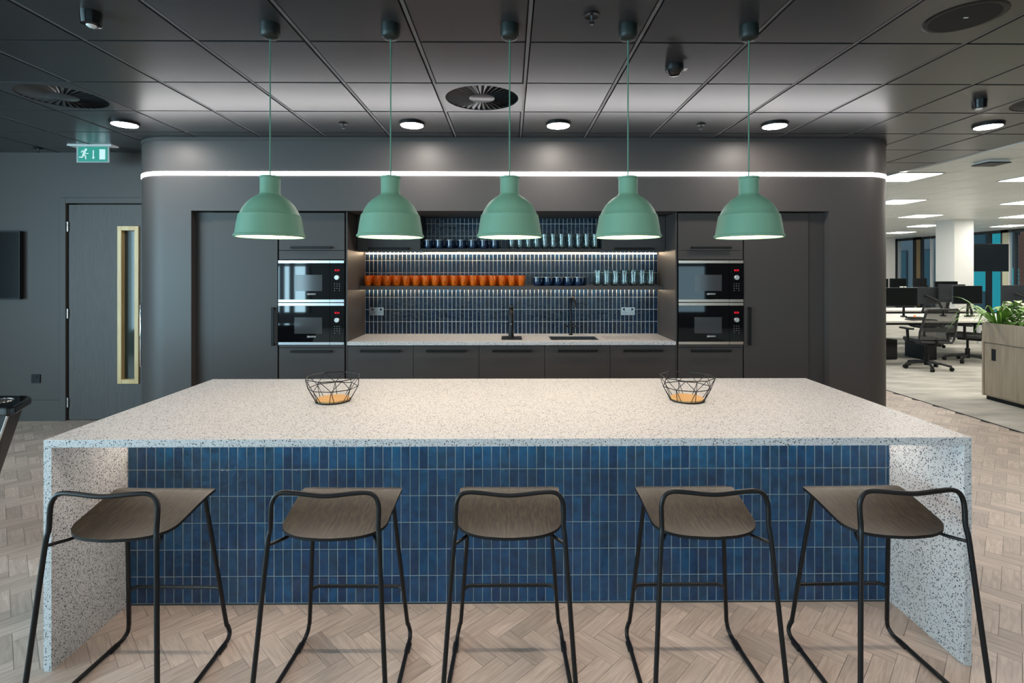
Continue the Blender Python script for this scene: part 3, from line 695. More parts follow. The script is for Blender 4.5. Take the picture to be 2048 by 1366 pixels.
for k in range(11):
    x = X(1024, 5.19)+k*0.0850
    place_glass(GU, x, 5.180, ZU2, 'clear glass in the front row of the upper shelf, %s from the left' % ORD[k], 'glasses on the upper shelf')
    place_glass(GU, x, 5.270, ZU2, 'clear glass in the back row of the upper shelf, %s from the left' % ORD[k], 'glasses on the upper shelf')

# ------------------------------------------------------------------ island
IX0, IX1, IY0, IY1, IH = -1.810, 1.822, 2.003, 3.137, 0.90
YT = 2.397; TK = 0.031
isl = thing('island', 'kitchen island with white terrazzo waterfall top and blue tiled front', 'island', ((IX0+IX1)/2, (IY0+IY1)/2, 0))
m = MB(); m.box(IX0, IX1, IY0, IY1, IH-TK, IH); m.build('worktop', M_terr, isl, bevel=0.0015)
for (a, b) in ((IX0, IX0+TK), (IX1-TK, IX1)):
    box('end_panel', M_terr, a, b, IY0, IY1, 0, IH-TK-0.0005, isl, 0.001)
box('core', M_cab2, IX0+TK+0.001, IX1-TK-0.001, YT+0.03, IY1-0.02, 0, IH-TK-0.001, isl)
box('tile_backing', M_grout2, IX0+TK+0.001, IX1-TK-0.001, YT+0.004, YT+0.029, 0, IH-TK-0.001, isl)
def pick_island(cells, nc, nr):
    L = sorted(cells, key=lambda q: (q[0] in (0, 6), q[0] == 4, abs(q[2]))); return set((q[0], q[1]) for q in L[:300])
tile_field(isl, IX0+TK+0.0015, IX1-TK-0.001, 0.006, IH-TK-0.002, YT+0.004, 0.0423, 0.1247, M_tile, pick_island, ORG[isl].copy(), 0.0036)
box('tile_edge_trim', M_frame, IX0+TK+0.001, IX1-TK-0.001, YT+0.0, YT+0.004, 0, 0.005, isl)
for k in range(6):
    xa = IX0+TK+0.002+k*(IX1-IX0-2*TK-0.004)/6; xb = xa+(IX1-IX0-2*TK-0.004)/6-0.002
    d = box('cabinet_door', M_cab, xa, xb, IY1-0.02, IY1-0.002, 0.08, IH-TK-0.006, isl, 0.001)
o = box('led_strip', M_led3, IX0+TK+0.02, IX1-TK-0.02, YT-0.030, YT-0.018, IH-TK-0.006, IH-TK-0.0005); tag(o, 'warm LED strip hidden under the island top along the blue tiles', 'light strip')

# ------------------------------------------------------------------ wire baskets
def basket(cx, cy, phase, lab):
    t = thing('wire_basket', lab, 'basket', (cx, cy, IH), 'wire fruit baskets on the island')
    rb, rm, rt = 0.084, 0.121, 0.135; zb, zm, zt = 0.004, 0.070, 0.122; N = 8
    P = lambda r, z, k, o=0: (cx+r*math.cos(phase+2*PI*(k+o)/N), cy+r*math.sin(phase+2*PI*(k+o)/N), IH+z)
    def ring(r, z, n, o=0): return [(cx+r*math.cos(phase+2*PI*(k+o)/n), cy+r*math.sin(phase+2*PI*(k+o)/n), IH+z) for k in range(n)]
    shape('base_ring', M_blackmetal, t, lambda q: q.tube(ring(rb, zb, 32), 0.0032, 6, True), smooth=60)
    shape('middle_ring', M_blackmetal, t, lambda q: q.tube(ring(rm, zm, N), 0.0022, 6, True))
    shape('top_ring', M_blackmetal, t, lambda q: q.tube(ring(rt, zt, N, 0.5), 0.0024, 6, True))
    for k in range(N):
        for (a, b) in ((P(rm,zm,k), P(rt,zt,k,0.5)), (P(rm,zm,k), P(rt,zt,k,-0.5)), (P(rb,zb,k,0.18), P(rm,zm,k)), (P(rb,zb,k,-0.18), P(rm,zm,k))):
            shape('wire', M_blackmetal, t, lambda q: q.tube([a, b], 0.0017, 6))
    shape('wooden_base', M_wood2, t, lambda q: q.lathe([(0.079,0.001),(0.080,0.003),(0.080,0.013),(0.078,0.015)], 36, (cx,cy,IH)), smooth=40)
basket(-0.893, 2.60, 0.25, 'black geometric wire basket with wooden base at the left of the island')
basket(0.903, 2.60, 0.02, 'black geometric wire basket with wooden base at the right of the island')

# ------------------------------------------------------------------ pendants
LX = [-1.211, -0.603, 0.0, 0.602, 1.219]; YP = 2.60; ZR = 1.727
labs = ['leftmost green pendant lamp over the island', 'second green pendant lamp from the left over the island', 'middle green pendant lamp above the centre of the island', 'fourth green pendant lamp from the left over the island', 'rightmost green pendant lamp over the island']
outer = [(0.1610,0.0),(0.1665,0.002),(0.1680,0.007),(0.1660,0.012),(0.1620,0.014),(0.1585,0.03),(0.1545,0.060),(0.1490,0.092),(0.1455,0.109),(0.1455,0.112),(0.1395,0.117),(0.1290,0.140),(0.1130,0.166),(0.0930,0.187),(0.0720,0.203),(0.0560,0.213),(0.0500,0.219),(0.0478,0.226),(0.0478,0.298),(0.0505,0.300),(0.0510,0.306),(0.0485,0.309)]
inner = [(0.1560,0.004),(0.1535,0.03),(0.1495,0.060),(0.1440,0.092),(0.1340,0.117),(0.1240,0.138),(0.1080,0.162),(0.0890,0.182),(0.0680,0.198),(0.0440,0.212),(0.0440,0.295),(0.0,0.295)]
sh_me = MB().lathe(outer+[(0.0,0.309)], 64, caps=False).add([], [])
def shade_meshes():
    a = MB().lathe([(0.1565,0.0035)]+outer+[(0.0,0.309)], 64, caps=False).mesh('shade', M_green, smooth=28)
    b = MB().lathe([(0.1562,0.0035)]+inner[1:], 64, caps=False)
    return a, b.mesh('shade_painted_glow', M_shade_glow, smooth=40)
SA, SB = shade_meshes()
can_me = MB().lathe([(0.047,0),(0.047,-0.045),(0.044,-0.060),(0.036,-0.070),(0.012,-0.074)], 32).mesh('canopy', M_canopy, smooth=45)
cord_me = MB().tube([(0,0,ZR+0.305),(0,0,ZC-0.07)], 0.0036, 8).mesh('cord', M_cord, Vector((0,0,ZR)), smooth=60)
bulb_me = MB().lathe([(0.0,0.055),(0.02,0.058),(0.036,0.072),(0.042,0.092),(0.038,0.113),(0.024,0.135),(0.018,0.160),(0.018,0.20)], 24, caps=False).mesh('bulb', M_bulb, smooth=60)
hold_me = MB().cyl((0,0,0.20), 0.022, 0.09, 20).mesh('lamp_holder', M_canopy, smooth=40)
for k, x in enumerate(LX):
    t = thing('pendant_lamp', labs[k], 'pendant lamp', (x, YP, ZR), 'green pendant lamps over the island')
    sh = link(bpy.data.objects.new('shade', SA), t); link(bpy.data.objects.new('shade_painted_glow', SB), sh)
    link(bpy.data.objects.new('cord', cord_me), t); link(bpy.data.objects.new('bulb', bulb_me), t); link(bpy.data.objects.new('lamp_holder', hold_me), t)
    cn = link(bpy.data.objects.new('canopy', can_me), t); cn.location = (0,0,ZC-ZR)
    l = bpy.data.lights.new('pendant_light', 'POINT'); l.energy = 4.2; l.color = (1.0,0.89,0.82); l.shadow_soft_size = 0.045
    lo = bpy.data.objects.new('pendant_light', l); lo.location = (0,0,0.030); link(lo, t)

# ------------------------------------------------------------------ bar stools
def make_stool():
    Y0 = 1.95
    t = thing('bar_stool', 'stool', 'stool', (0, Y0, 0), 'black framed bar stools at the island')
    rr = 0.0085
    loop = [(-0.234,1.722,0.0095),(-0.214,1.748,0.30),(-0.194,1.774,0.60),(-0.188,1.783,0.66),(-0.1885,1.787,0.71),(-0.186,1.790,0.745),(-0.172,1.792,0.772),(-0.145,1.792,0.782),(-0.10,1.789,0.781),(0,1.784,0.774)]
    loop = loop + [(-x,y,z) for (x,y,z) in loop[::-1][1:]]
    shape('back_loop', M_blackmetal, t, lambda q: q.tube(bez(loop, 6), rr, 12), smooth=60)
    for s in (-1, 1):
        shape('runner', M_blackmetal, t, lambda q: q.tube([(s*0.234,1.722,0.0095),(s*0.2205,2.145,0.0095)], rr, 12), smooth=60)
        fl = [(s*0.2205,2.145,0.0095),(s*0.2200,2.165,0.014),(s*0.2165,2.180,0.030),(s*0.2100,2.176,0.060),(s*0.2050,2.170,0.090),(s*0.182,2.135,0.37),(s*0.160,2.098,0.645)]
        shape('front_leg', M_blackmetal, t, lambda q: q.tube(bez(fl, 6), rr, 12), smooth=60)
        for yy in (2.11, 1.80):
            shape('floor_glide', M_black, t, lambda q: q.box(s*0.2225-0.011, s*0.2225+0.011, yy-0.025, yy+0.025, 0.0, 0.014), bevel=0.003)
        shape('bracket', M_blackmetal, t, lambda q: q.tube([(s*0.193,1.778,0.606),(s*0.165,1.835,0.598),(s*0.14,1.88,0.598)], 0.006, 10), smooth=60)
    shape('under_bar', M_blackmetal, t, lambda q: q.tube([(-0.160,2.098,0.640),(0.160,2.098,0.640)], 0.007, 10), smooth=60)
    fr = [(-0.194,2.152,0.215),(-0.184,2.164,0.221),(-0.168,2.172,0.223),(0,2.172,0.223),(0.168,2.172,0.223),(0.184,2.164,0.221),(0.194,2.152,0.215)]
    shape('foot_rest', M_blackmetal, t, lambda q: q.tube(fr, 0.0075, 12), smooth=60)
    # seat: moulded plywood shell
    m = MB(); rows = 30; cols = 18; YFr, YRe = 2.125, 1.795; top = []; bot = []
    for i in range(rows+1):
        u = i/rows; y = YFr-(YFr-YRe)*(1-math.cos(u*PI))/2 if False else YFr-(YFr-YRe)*(u**0.9)
        if i == rows: y = YRe
        half = 0.203-0.010*min(1, (YFr-y)/0.22)
        if y > YFr-0.028: half -= 0.028*(1-math.sqrt(max(0, 1-((y-(YFr-0.028))/0.028)**2)))
        if y < 1.900: half = 0.1925*math.sqrt(max(0.0, 1-((1.900-y)/0.1055)**2))
        half = max(half, 0.004)
        tt = (YFr-y)/(YFr-YRe); z = 0.660-0.048*(3*tt*tt-2*tt**3) - 0.006*math.exp(-((tt)/0.05)**2)
        for j in range(cols+1):
            x = half*(2*j/cols-1); dip = 0.012*(1-(x/0.2)**2)*math.sin(PI*min(1, tt*0.95+0.05))
            top.append((x,y,z-dip+0.008)); bot.append((x,y,z-dip-0.003))
    nC = cols+1; n0 = len(top); fs = []
    for i in range(rows):
        for j in range(cols):
            a = i*nC+j; fs.append((a,a+1,a+nC+1,a+nC)); fs.append((n0+a,n0+a+nC,n0+a+nC+1,n0+a+1))
    for i in range(rows):
        a = i*nC; fs.append((a,a+nC,n0+a+nC,n0+a)); b = i*nC+cols; fs.append((b,n0+b,n0+b+nC,b+nC))
    for j in range(cols):
        fs.append((j,n0+j,n0+j+1,j+1)); a = rows*nC+j; fs.append((a,a+1,n0+a+1,n0+a))
    m.add(top+bot, fs); so = m.build('seat', M_seat, t, smooth=50)
    so.data.materials.append(M_black)
    for i_, p_ in enumerate(so.data.polygons):
        if i_ >= 2*rows*cols or i_ % 2 == 1: p_.material_index = 1
    return t
stool = make_stool()
for k, (x, lab) in enumerate(((-1.405,'leftmost bar stool, its back against the left terrazzo end panel'), (-0.642,'second bar stool from the left, dark wood seat and black frame'), (0.0,'middle bar stool in front of the blue tiles'), (0.718,'fourth bar stool from the left, dark wood seat and black frame'), (1.412,'rightmost bar stool, its back against the right terrazzo end panel'))):
    o = stool if k == 0 else copy_tree(stool)
    o.location = (x, 1.95, 0); o['label'] = lab; o.rotation_euler = (0,0,R([-1.0,-0.6,0,0.4,1.2][k]))

# ------------------------------------------------------------------ ceiling fittings
def downlight(x, y, lab):
    t = thing('downlight', lab, 'ceiling light', (x, y, ZC-0.022), 'round ceiling downlights')
    shape('housing', M_black, t, lambda q: q.lathe([(0.095,0.001),(0.100,0.0),(0.107,0.004),(0.107,0.022)], 40, (x,y,ZC-0.022)), smooth=40)
    shape('diffuser', M_down, t, lambda q: q.lathe([(0.0,-0.001),(0.092,-0.001),(0.094,0.002)], 40, (x,y,ZC-0.022), caps=False), smooth=40)
for x, l in ((-3.22,'round downlight at the far left near the exit sign'), (-0.82,'round downlight above the second pendant lamp'), (0.41,'round downlight right of the central air vent'), (2.24,'round downlight above the rightmost pendant lamp'), (4.06,'round downlight at the far right over the walkway')): downlight(x, 4.31, l)
for k, (x, y) in enumerate([(-3.2,1.285),(-0.8,1.285),(0.4,1.285),(2.2,1.285),(4.0,1.285),(-3.2,-1.74),(0.4,-1.74),(4.0,-1.74),(-5.6,2.5)]):
    downlight(x, y, 'round downlight out of view over the seating side, %s of nine' % ORD[k])
M_vent = mat('dark_vent_metal', (0.045,0.045,0.048), 0.32, spec=0.6)
def vent(x, y, lab):
    t = thing('ceiling_vent', lab, 'vent', (x, y, ZC), 'round swirl ceiling vents')
    m = MB(); Rr = 0.262; n = 64; a = 0.294; pts = []
    for k in range(n):
        th = 2*PI*k/n; c, s = math.cos(th), math.sin(th); q = a/max(abs(c),abs(s))
        pts += [(x+Rr*c,y+Rr*s,ZC-0.001),(x+q*c,y+q*s,ZC-0.001),(x+Rr*c,y+Rr*s,ZC+0.014),(x+q*c,y+q*s,ZC+0.014)]
    fs = []
    for k in range(n):
        i, j = 4*k, 4*((k+1)%n); fs += [(i,i+1,j+1,j),(i+2,j+2,j+3,i+3),(i,j,j+2,i+2),(i+1,i+3,j+3,j+1)]
    m.add(pts, fs); m.build('plate', M_vent, t)
    shape('recess', M_dark, t, lambda q: q.lathe([(0.0,0.0),(0.268,0.0),(0.268,0.003)], 40, (x,y,ZC+0.015), caps=False))
    shape('hub', M_vent, t, lambda q: q.lathe([(0.0,0.0),(0.088,0.0),(0.092,0.002),(0.092,0.012)], 36, (x,y,ZC-0.001), caps=False), smooth=40)
    bl = MB(); r0, r1 = 0.086, 0.266
    bl.add([(r0,-0.0045,0.0),(r1,-0.0130,0.0),(r1,0.0100,0.010),(r0,0.0040,0.008),(r0,-0.0045,0.0015),(r1,-0.0130,0.0015),(r1,0.0100,0.0115),(r0,0.0040,0.0095)], [(0,3,2,1),(4,5,6,7),(0,1,5,4),(1,2,6,5),(2,3,7,6),(3,0,4,7)])
    bm_ = bl.mesh('blade', M_vent)
    for k in range(36):
        o = bpy.data.objects.new('blade', bm_); o.rotation_euler = (0,0,2*PI*k/36); o.location = (0,0,0.0); link(o, t)
vent(-0.2, 3.6975, 'round swirl vent in the middle of the dark ceiling'); vent(-3.2, 3.6975, 'round swirl vent at the left of the dark ceiling'); vent(4.0, 3.6975, 'round swirl vent cut off at the right edge')
def sprinkler(x, y, lab):
    t = thing('sprinkler', lab, 'sprinkler', (x, y, ZC-0.045), 'ceiling sprinklers')
    shape('escutcheon', M_black, t, lambda q: q.lathe([(0.024,0.004),(0.037,0.0),(0.039,0.002),(0.038,0.008)], 28, (x,y,ZC-0.008)), smooth=40)
    shape('stem', M_frame, t, lambda q: q.lathe([(0.008,0.0),(0.006,-0.012),(0.0035,-0.020),(0.0045,-0.034)], 14, (x,y,ZC-0.005)), smooth=40)
    shape('deflector', M_black, t, lambda q: q.lathe([(0.004,-0.003),(0.015,-0.001),(0.015,0.002),(0.004,0.003)], 20, (x,y,ZC-0.042)), smooth=40)
sprinkler(0.40,2.49,'black sprinkler head between the third and fourth pendant canopies'); sprinkler(-1.40,4.32,'sprinkler head left of the second downlight'); sprinkler(1.62,4.32,'sprinkler head left of the fourth downlight'); sprinkler(-4.75,5.20,'sprinkler head above the door wall left of the exit sign')
def pir(x, y, lab, r=0.045, h=0.062):
    t = thing('motion_sensor', lab, 'sensor', (x, y, ZC-h), 'cylindrical motion sensors')
    shape('housing', M_gloss, t, lambda q: q.lathe([(r*0.86,0.0),(r*0.92,0.002),(r,0.04),(r*1.02,h)], 32, (x,y,ZC-h)), smooth=40)
    shape('lens', M_white, t, lambda q: q.lathe([(0.0,-0.010),(0.012,-0.008),(0.020,-0.003),(0.022,0.001)], 24, (x,y,ZC-h), caps=False), smooth=60)
pir(-2.02,2.49,'black cylindrical motion sensor at the upper left of the ceiling'); pir(3.42,3.70,'black cylindrical motion sensor at the right above the downlight')
t = thing('smoke_detector', 'black smoke detector with side tab on the ceiling', 'detector', (1.0,3.10,ZC-0.06))
shape('base', M_black, t, lambda q: q.lathe([(0.052,0.0),(0.054,0.004),(0.054,0.030)], 32, (1.0,3.10,ZC-0.030)), smooth=40)
shape('head', M_gloss, t, lambda q: q.lathe([(0.020,-0.032),(0.032,-0.028),(0.040,-0.014),(0.046,-0.004),(0.048,0.0)], 32, (1.0,3.10,ZC-0.030)), smooth=50)
box('tab', M_white, 1.052, 1.075, 3.085, 3.115, ZC-0.026, ZC-0.020, t)
t = thing('ceiling_speaker', 'large round black speaker flush in the right of the ceiling', 'speaker', (2.235,2.50,ZC-0.006))
shape('rim', M_black, t, lambda q: q.lathe([(0.140,0.002),(0.145,0.0),(0.165,0.003),(0.168,0.006)], 48, (2.235,2.50,ZC-0.006)), smooth=40)
shape('grille', M_dark, t, lambda q: q.lathe([(0.0,-0.002),(0.140,0.001)], 48, (2.235,2.50,ZC-0.006), caps=False), smooth=40)
box('badge', M_logo, 2.222, 2.242, 2.482, 2.490, ZC-0.010, ZC-0.007, t)
# exit sign
ex, ey = -4.12, 5.10
t = thing('exit_sign', 'green running man exit sign hanging from the ceiling', 'sign', (ex, ey, ZC-0.17))
box('ceiling_plate', M_white, ex-0.215, ex+0.215, ey-0.05, ey+0.05, ZC-0.012, ZC, t)
box('acrylic_panel', M_acryl, ex-0.160, ex+0.160, ey-0.004, ey+0.004, ZC-0.168, ZC-0.012, t)
gp = box('green_panel', M_sign, ex-0.143, ex+0.143, ey-0.0065, ey-0.004, ZC-0.158, ZC-0.014, t)
def flat(name, poly, par=gp):
    m = MB(); m.prism([(p[0], p[1]) for p in poly], 0, 0.0015, T(ex, ey-0.0065, ZC-0.086) @ FACE); return m.build(name, M_signw, par)
S = 0.286/848.0      # picture units of the sign face to metres
def sg(x, y): return ((x-920)*S, -(y-655)*S)
def limb(pts, w_):
    m = MB()
    for a, b in zip(pts, pts[1:]):
        a, b = Vector(sg(*a)), Vector(sg(*b)); d = (b-a).normalized()*w_*S; n_ = Vector((-d.y, d.x)); a2, b2 = a-d*0.6, b+d*0.6
        m.prism([(a2-n_)[:], (b2-n_)[:], (b2+n_)[:], (a2+n_)[:]], 0, 0.0015, T(ex, ey-0.0065, ZC-0.086) @ FACE)
    return m
mm = MB()
for pts, w_ in (([(590,600),(620,560),(690,560)],13), ([(690,570),(650,690)],34), ([(700,610),(725,638),(795,638)],12), ([(645,680),(625,745),(540,745)],16), ([(660,675),(715,700),(722,790)],16)):
    q = limb(pts, w_); mm.add(q.v, q.f)
hd = [sg(725+36*math.cos(a), 525+36*math.sin(a)) for a in [2*PI*i/16 for i in range(16)]]
mm.prism(hd, 0, 0.0015, T(ex, ey-0.0065, ZC-0.086) @ FACE)
mm.build('running_figure', M_signw, gp)
flat('down_arrow', [sg(928,540),sg(958,540),sg(958,745),sg(990,745),sg(943,800),sg(897,745),sg(928,745)])
flat('door_symbol', [sg(1120,510),sg(1290,510),sg(1290,808),sg(1120,808)])
# wall screen, far left
t = thing('wall_screen', 'black wall-mounted screen cut off at the left edge', 'screen', (-5.75, YL, 1.0))
zA, zB = CAM_H+(545-463)*5.36/1024, CAM_H+(545-598)*5.36/1024
box('bezel', M_black, -6.40, (47-1020)/1024*5.34, YL-0.055, YL-0.015, zB, zA, t, 0.003)
box('display', M_screen, -6.385, (47-1020)/1024*5.34-0.012, YL-0.057, YL-0.055, zB+0.012, zA-0.012, t)
box('wall_bracket', M_black, -5.9, -5.5, YL-0.016, YL, 1.3, 1.6, t)
# glossy black table at far left
t = thing('games_table', 'glossy black tapered table with chrome trim at the left edge', 'table', (-3.2, 2.75, 0))
zt = 0.86
poly = [(-4.6,2.64),(-2.60,2.64)] + arc_pts(-2.585,2.675,0.035,-PI/2,-0.3,5) + [(-2.66,2.87)] + [(-2.70,2.90),(-4.6,2.90)]
shape('rim', M_gloss, t, lambda q: q.prism(poly, zt-0.045, zt), bevel=0.012)
m = MB(); m.add([(-4.55,2.66,zt-0.045),(-2.585,2.66,zt-0.045),(-2.70,2.87,zt-0.045),(-4.55,2.87,zt-0.045),(-4.45,2.70,0.30),(-2.80,2.70,0.30),(-2.86,2.85,0.30),(-4.45,2.85,0.30)], [(0,1,2,3),(7,6,5,4),(0,4,5,1),(1,5,6,2),(2,6,7,3),(3,7,4,0)]); m.build('body', M_black, t)
shape('corner_trim', M_chrome, t, lambda q: q.tube([(-2.583,2.656,zt-0.047),(-2.798,2.697,0.30)], 0.006, 8), smooth=60)
shape('cup_well', M_dark, t, lambda q: q.lathe([(0.0,0.0005),(0.055,0.0005),(0.056,0.0015)], 32, (-2.74,2.77,zt), caps=False))
shape('cup_ring', M_chrome, t, lambda q: q.tube([(-2.74+0.058*math.cos(a), 2.77+0.058*math.sin(a), zt+0.001) for a in [2*PI*i/32 for i in range(32)]], 0.003, 6, True), smooth=60)
for x in (-4.35, -3.02):
    for y in (2.73, 2.83): shape('leg', M_black, t, lambda q: q.lathe([(0.030,0),(0.030,0.012),(0.014,0.016),(0.018,0.30)], 16, (x,y,0)), smooth=40)

# ------------------------------------------------------------------ office beyond: structure
for nm, (a, b, c, d) in (('column_1',(10.50,10.96,12.0,12.53)), ('column_2',(13.2,13.72,18.1,18.7))):
    o = box(nm, M_wcol, a, b, c, d, 0.004, ZC); tag(o, 'white square office column '+('behind the desks' if nm == 'column_1' else 'far back beside the rounded wall'), 'column', kind='structure')
win = thing('window_2', 'tall office window wall with dark mullions at the right', 'window', (14.6,16.5,0)); win['kind'] = 'structure'
def wy(px): return 14.6*1024/(px-1020)
for (p0, p1, mt) in ((1797,1802,M_frame),(1803,1805,M_white),(1834,1840,M_frame),(1841,1849,M_tan),(1849,1851.5,M_frame),(1869,1871,M_white),(1986.5,1989,M_frame),(2012.5,2016,M_frame),(2016,2027,M_pale),(2028,2029.5,M_white),(1920,1925,M_frame),(2039,2041,M_frame),(2075,2080,M_frame),(1770,1775,M_frame)):
    box('mullion', mt, 14.56, 14.66, wy(p1), wy(p0), 0.004, ZC, win)
box('sill', M_frame, 14.52, 14.70, 8, 22, 0.004, 0.35, win); box('head', M_frame, 14.56, 14.66, 8, 22, 2.72, ZC, win)
pps = [1735,1772,1799,1837,1870,1922,1988,2014,2040,2077,2190,2600]
for a, b in zip(pps, pps[1:]): box('pane', M_pane, 14.60, 14.606, wy(b)+0.01, wy(a)-0.01, 0.35, 2.72, win)
m = MB(); m.box(XB,15.2,22,22.15,0,ZC+0.1); m.box(15.05,15.2,-4.6,8,0,ZC+0.1); o = m.build('wall_office', M_wcol, centre=True); tag(o, 'plain white end walls of the open office', 'wall', kind='structure')
# ------------------------------------------------------------------ outside buildings
def building(name, lab, x0, x1, y0, y1, h, mt, cols, rows, wm, frac=0.62):
    t = thing(name, lab, 'building', ((x0+x1)/2,(y0+y1)/2,-6))
    box('wall', mt, x0, x1, y0, y1, -6, h, t)
    for c in range(cols):
        for r_ in range(rows):
            a = y0+(y1-y0)*(c+0.5-frac/2)/cols; b = y0+(y1-y0)*(c+0.5+frac/2)/cols; zz = -5.5+(h+5.5)*r_/rows; z2 = zz+(h+5.5)/rows*0.7
            w_ = box('window', M_frame, x0-0.05, x0, a, b, zz, z2, t); box('pane', wm, x0-0.06, x0-0.05, a+0.06, b-0.06, zz+0.06, z2-0.06, w_)
building('office_block', 'grey building with dark windows seen through the office glass', 24, 30, 26.5, 36, 10, M_bgrey, 5, 5, M_bwin)
building('glass_block', 'teal glass building seen through the office window', 22, 28, 20, 26, 9, M_teal, 4, 4, M_bwin, 0.5)
building('blue_block', 'light blue clad building seen through the far office window', 33, 36, 36.5, 44, 12, M_bblue, 3, 5, M_bwin, 0.3)
t = thing('brick_building', 'red brick building seen at the right edge of the window', 'building', (20,16,-6))
box('wall', M_brick, 19, 24, 10, 18.9, -6, 12, t)
bmesh_ = MB().box(-0.012,0.0,0,0.215,0,0.065).mesh('brick', M_brick)
cnt = 0
for r_ in range(30):
    for c in range(10):
        o = bpy.data.objects.new('brick', bmesh_); o.location = Vector((19.0, 16.7+0.225*c+(0.11 if r_%2 else 0), 0.7+0.075*r_))-ORG[t]; link(o, t)

# ------------------------------------------------------------------ office: lights, projector plate, furniture
for k, (lx, ly) in enumerate(LIGHTS):
    t = thing('panel_light', 'square white ceiling light panel in the office, %s from the kitchen side' % ORD[k], 'ceiling light', (lx, ly, ZC-0.012), 'office ceiling light panels')
    m = MB(); a = 0.30
    for (x0,x1,y0,y1) in ((-a,a,-a,-a+0.02),(-a,a,a-0.02,a),(-a,-a+0.02,-a+0.02,a-0.02),(a-0.02,a,-a+0.02,a-0.02)): m.box(lx+x0,lx+x1,ly+y0,ly+y1,ZC-0.012,ZC-0.0005)
    m.build('frame', M_white, t); box('diffuser', M_panel, lx-a+0.02, lx+a-0.02, ly-a+0.02, ly+a-0.02, ZC-0.009, ZC-0.001, t)
t = thing('access_point', 'white wireless unit with dark underside on the office ceiling', 'ceiling unit', (5.42,5.72,ZC-0.04))
box('body', M_white, 5.30, 5.54, 5.62, 5.82, ZC-0.03, ZC, t, 0.012); box('underside', M_black, 5.29, 5.55, 5.61, 5.83, ZC-0.042, ZC-0.03, t, 0.006)
def desk(x0, x1, y0, y1, lab):
    t = thing('office_desk', lab, 'desk', ((x0+x1)/2, (y0+y1)/2, 0.004), 'white bench desks in the office')
    box('desk_top', M_desk, x0, x1, y0, y1, 0.700, 0.730, t, 0.002)
    box('cable_tray', M_black, x0+0.15, x1-0.15, (y0+y1)/2-0.15, (y0+y1)/2+0.15, 0.60, 0.66, t)
    for x in (x0+0.06, x1-0.10):
        m = MB(); m.box(x, x+0.05, y0+0.05, y0+0.10, 0.004, 0.70); m.box(x, x+0.05, y1-0.10, y1-0.05, 0.004, 0.70); m.box(x, x+0.05, y0+0.10, y1-0.10, 0.65, 0.70); m.build('leg_frame', M_white, t)
    pass
desk(5.25, 9.85, 8.57, 10.15, 'long white bench desk behind the black office chair'); desk(7.4, 10.3, 11.0, 11.85, 'second white bench desk in front of the white column'); desk(11.4, 14.3, 16.6, 17.9, 'far white bench desk by the window')
def monitor(x, y, ztop, w_, h_, a, lab, zdesk=0.73, back=False):
    t = thing('monitor', lab, 'monitor', (x, y, zdesk), 'office monitors')
    M = T(x,y,0) @ rot(a,'Z')
    f = -1 if not back else 1
    m = MB(); m.box(-w_/2, w_/2, -0.015, 0.015, ztop-h_, ztop, M); m.build('casing', M_monback, t, bevel=0.003)
    m = MB(); m.box(-w_/2+0.008, w_/2-0.008, f*0.0165-0.0015, f*0.0165+0.0015, ztop-h_+0.012, ztop-0.008, M); m.build('screen', M_screen, t)
    zc = ztop-h_/2; b = -f
    shape('arm', M_black, t, lambda q: (q.tube([M @ Vector((0,b*0.015,zc)), M @ Vector((0,b*0.06,zc)), M @ Vector((0.16,b*0.14,zc-0.10)), M @ Vector((0.20,b*0.20,zdesk+0.10)), M @ Vector((0.20,b*0.20,zdesk+0.02))], 0.020, 10)), smooth=60)
    shape('clamp_base', M_black, t, lambda q: q.cyl(M @ Vector((0.20,b*0.20,zdesk)), 0.05, 0.022, 20), smooth=40)
monitor(7.08, 9.20, 1.275, 0.58, 0.335, 0.0, 'large dark monitor with webcam beside the rounded wall')
monitor(8.28, 9.20, 1.310, 0.55, 0.330, 0.03, 'dark monitor facing the viewer right of the mesh chair')
monitor(8.40, 9.66, 1.325, 0.54, 0.34, 0.08, 'monitor seen from behind, left of the dark screen', back=True)
monitor(7.92, 9.72, 1.270, 0.52, 0.32, -0.05, 'monitor seen from behind, above the office chair back', back=True)
monitor(9.55, 9.60, 1.310, 0.52, 0.34, 0.12, 'monitor seen from behind above the leafy planter', back=True)
monitor(9.78, 11.40, 1.352, 0.52, 0.32, 0.0, 'dark monitor in front of the white column')
monitor(13.05, 17.1, 1.350, 0.56, 0.33, 0.0, 'far dark monitor left of the tan window post')
monitor(12.45, 17.1, 1.340, 0.56, 0.33, 0.05, 'far dark monitor next to the rounded wall edge')
monitor(13.95, 17.3, 1.350, 0.56, 0.33, 0.2, 'far monitor seen from behind in front of the window', back=True)
t = thing('webcam', 'small webcam clipped on top of the large dark monitor', 'webcam', (7.10, 9.185, 1.275)); box('body', M_white, 7.05, 7.15, 9.165, 9.20, 1.2755, 1.298, t, 0.004); box('lens', M_gloss, 7.09, 7.11, 9.163, 9.166, 1.279, 1.295, t)
t = thing('keyboard', 'dark keyboard at the front of the long desk', 'keyboard', (7.05, 8.72, 0.73)); box('case', M_black, 6.83, 7.28, 8.64, 8.80, 0.730, 0.742, t, 0.003)
kq = MB().box(-0.008,0.008,-0.008,0.008,0,0.004).mesh('key', M_chair)
for r_ in range(4):
    for c in range(20):
        o = bpy.data.objects.new('key', kq); o.location = Vector((6.85+0.0215*c, 8.665+0.036*r_, 0.742))-ORG[t]; link(o, t)
t = thing('desk_phone', 'dark desk device with a glowing orange light', 'device', (7.16, 9.0, 0.73)); box('body', M_black, 7.04, 7.30, 8.94, 9.06, 0.730, 0.765, t, 0.012); shape('indicator', M_orangeled, t, lambda q: q.lathe([(0.014,0),(0.014,0.02),(0.008,0.028)], 12, (7.16,8.99,0.765)), smooth=40)
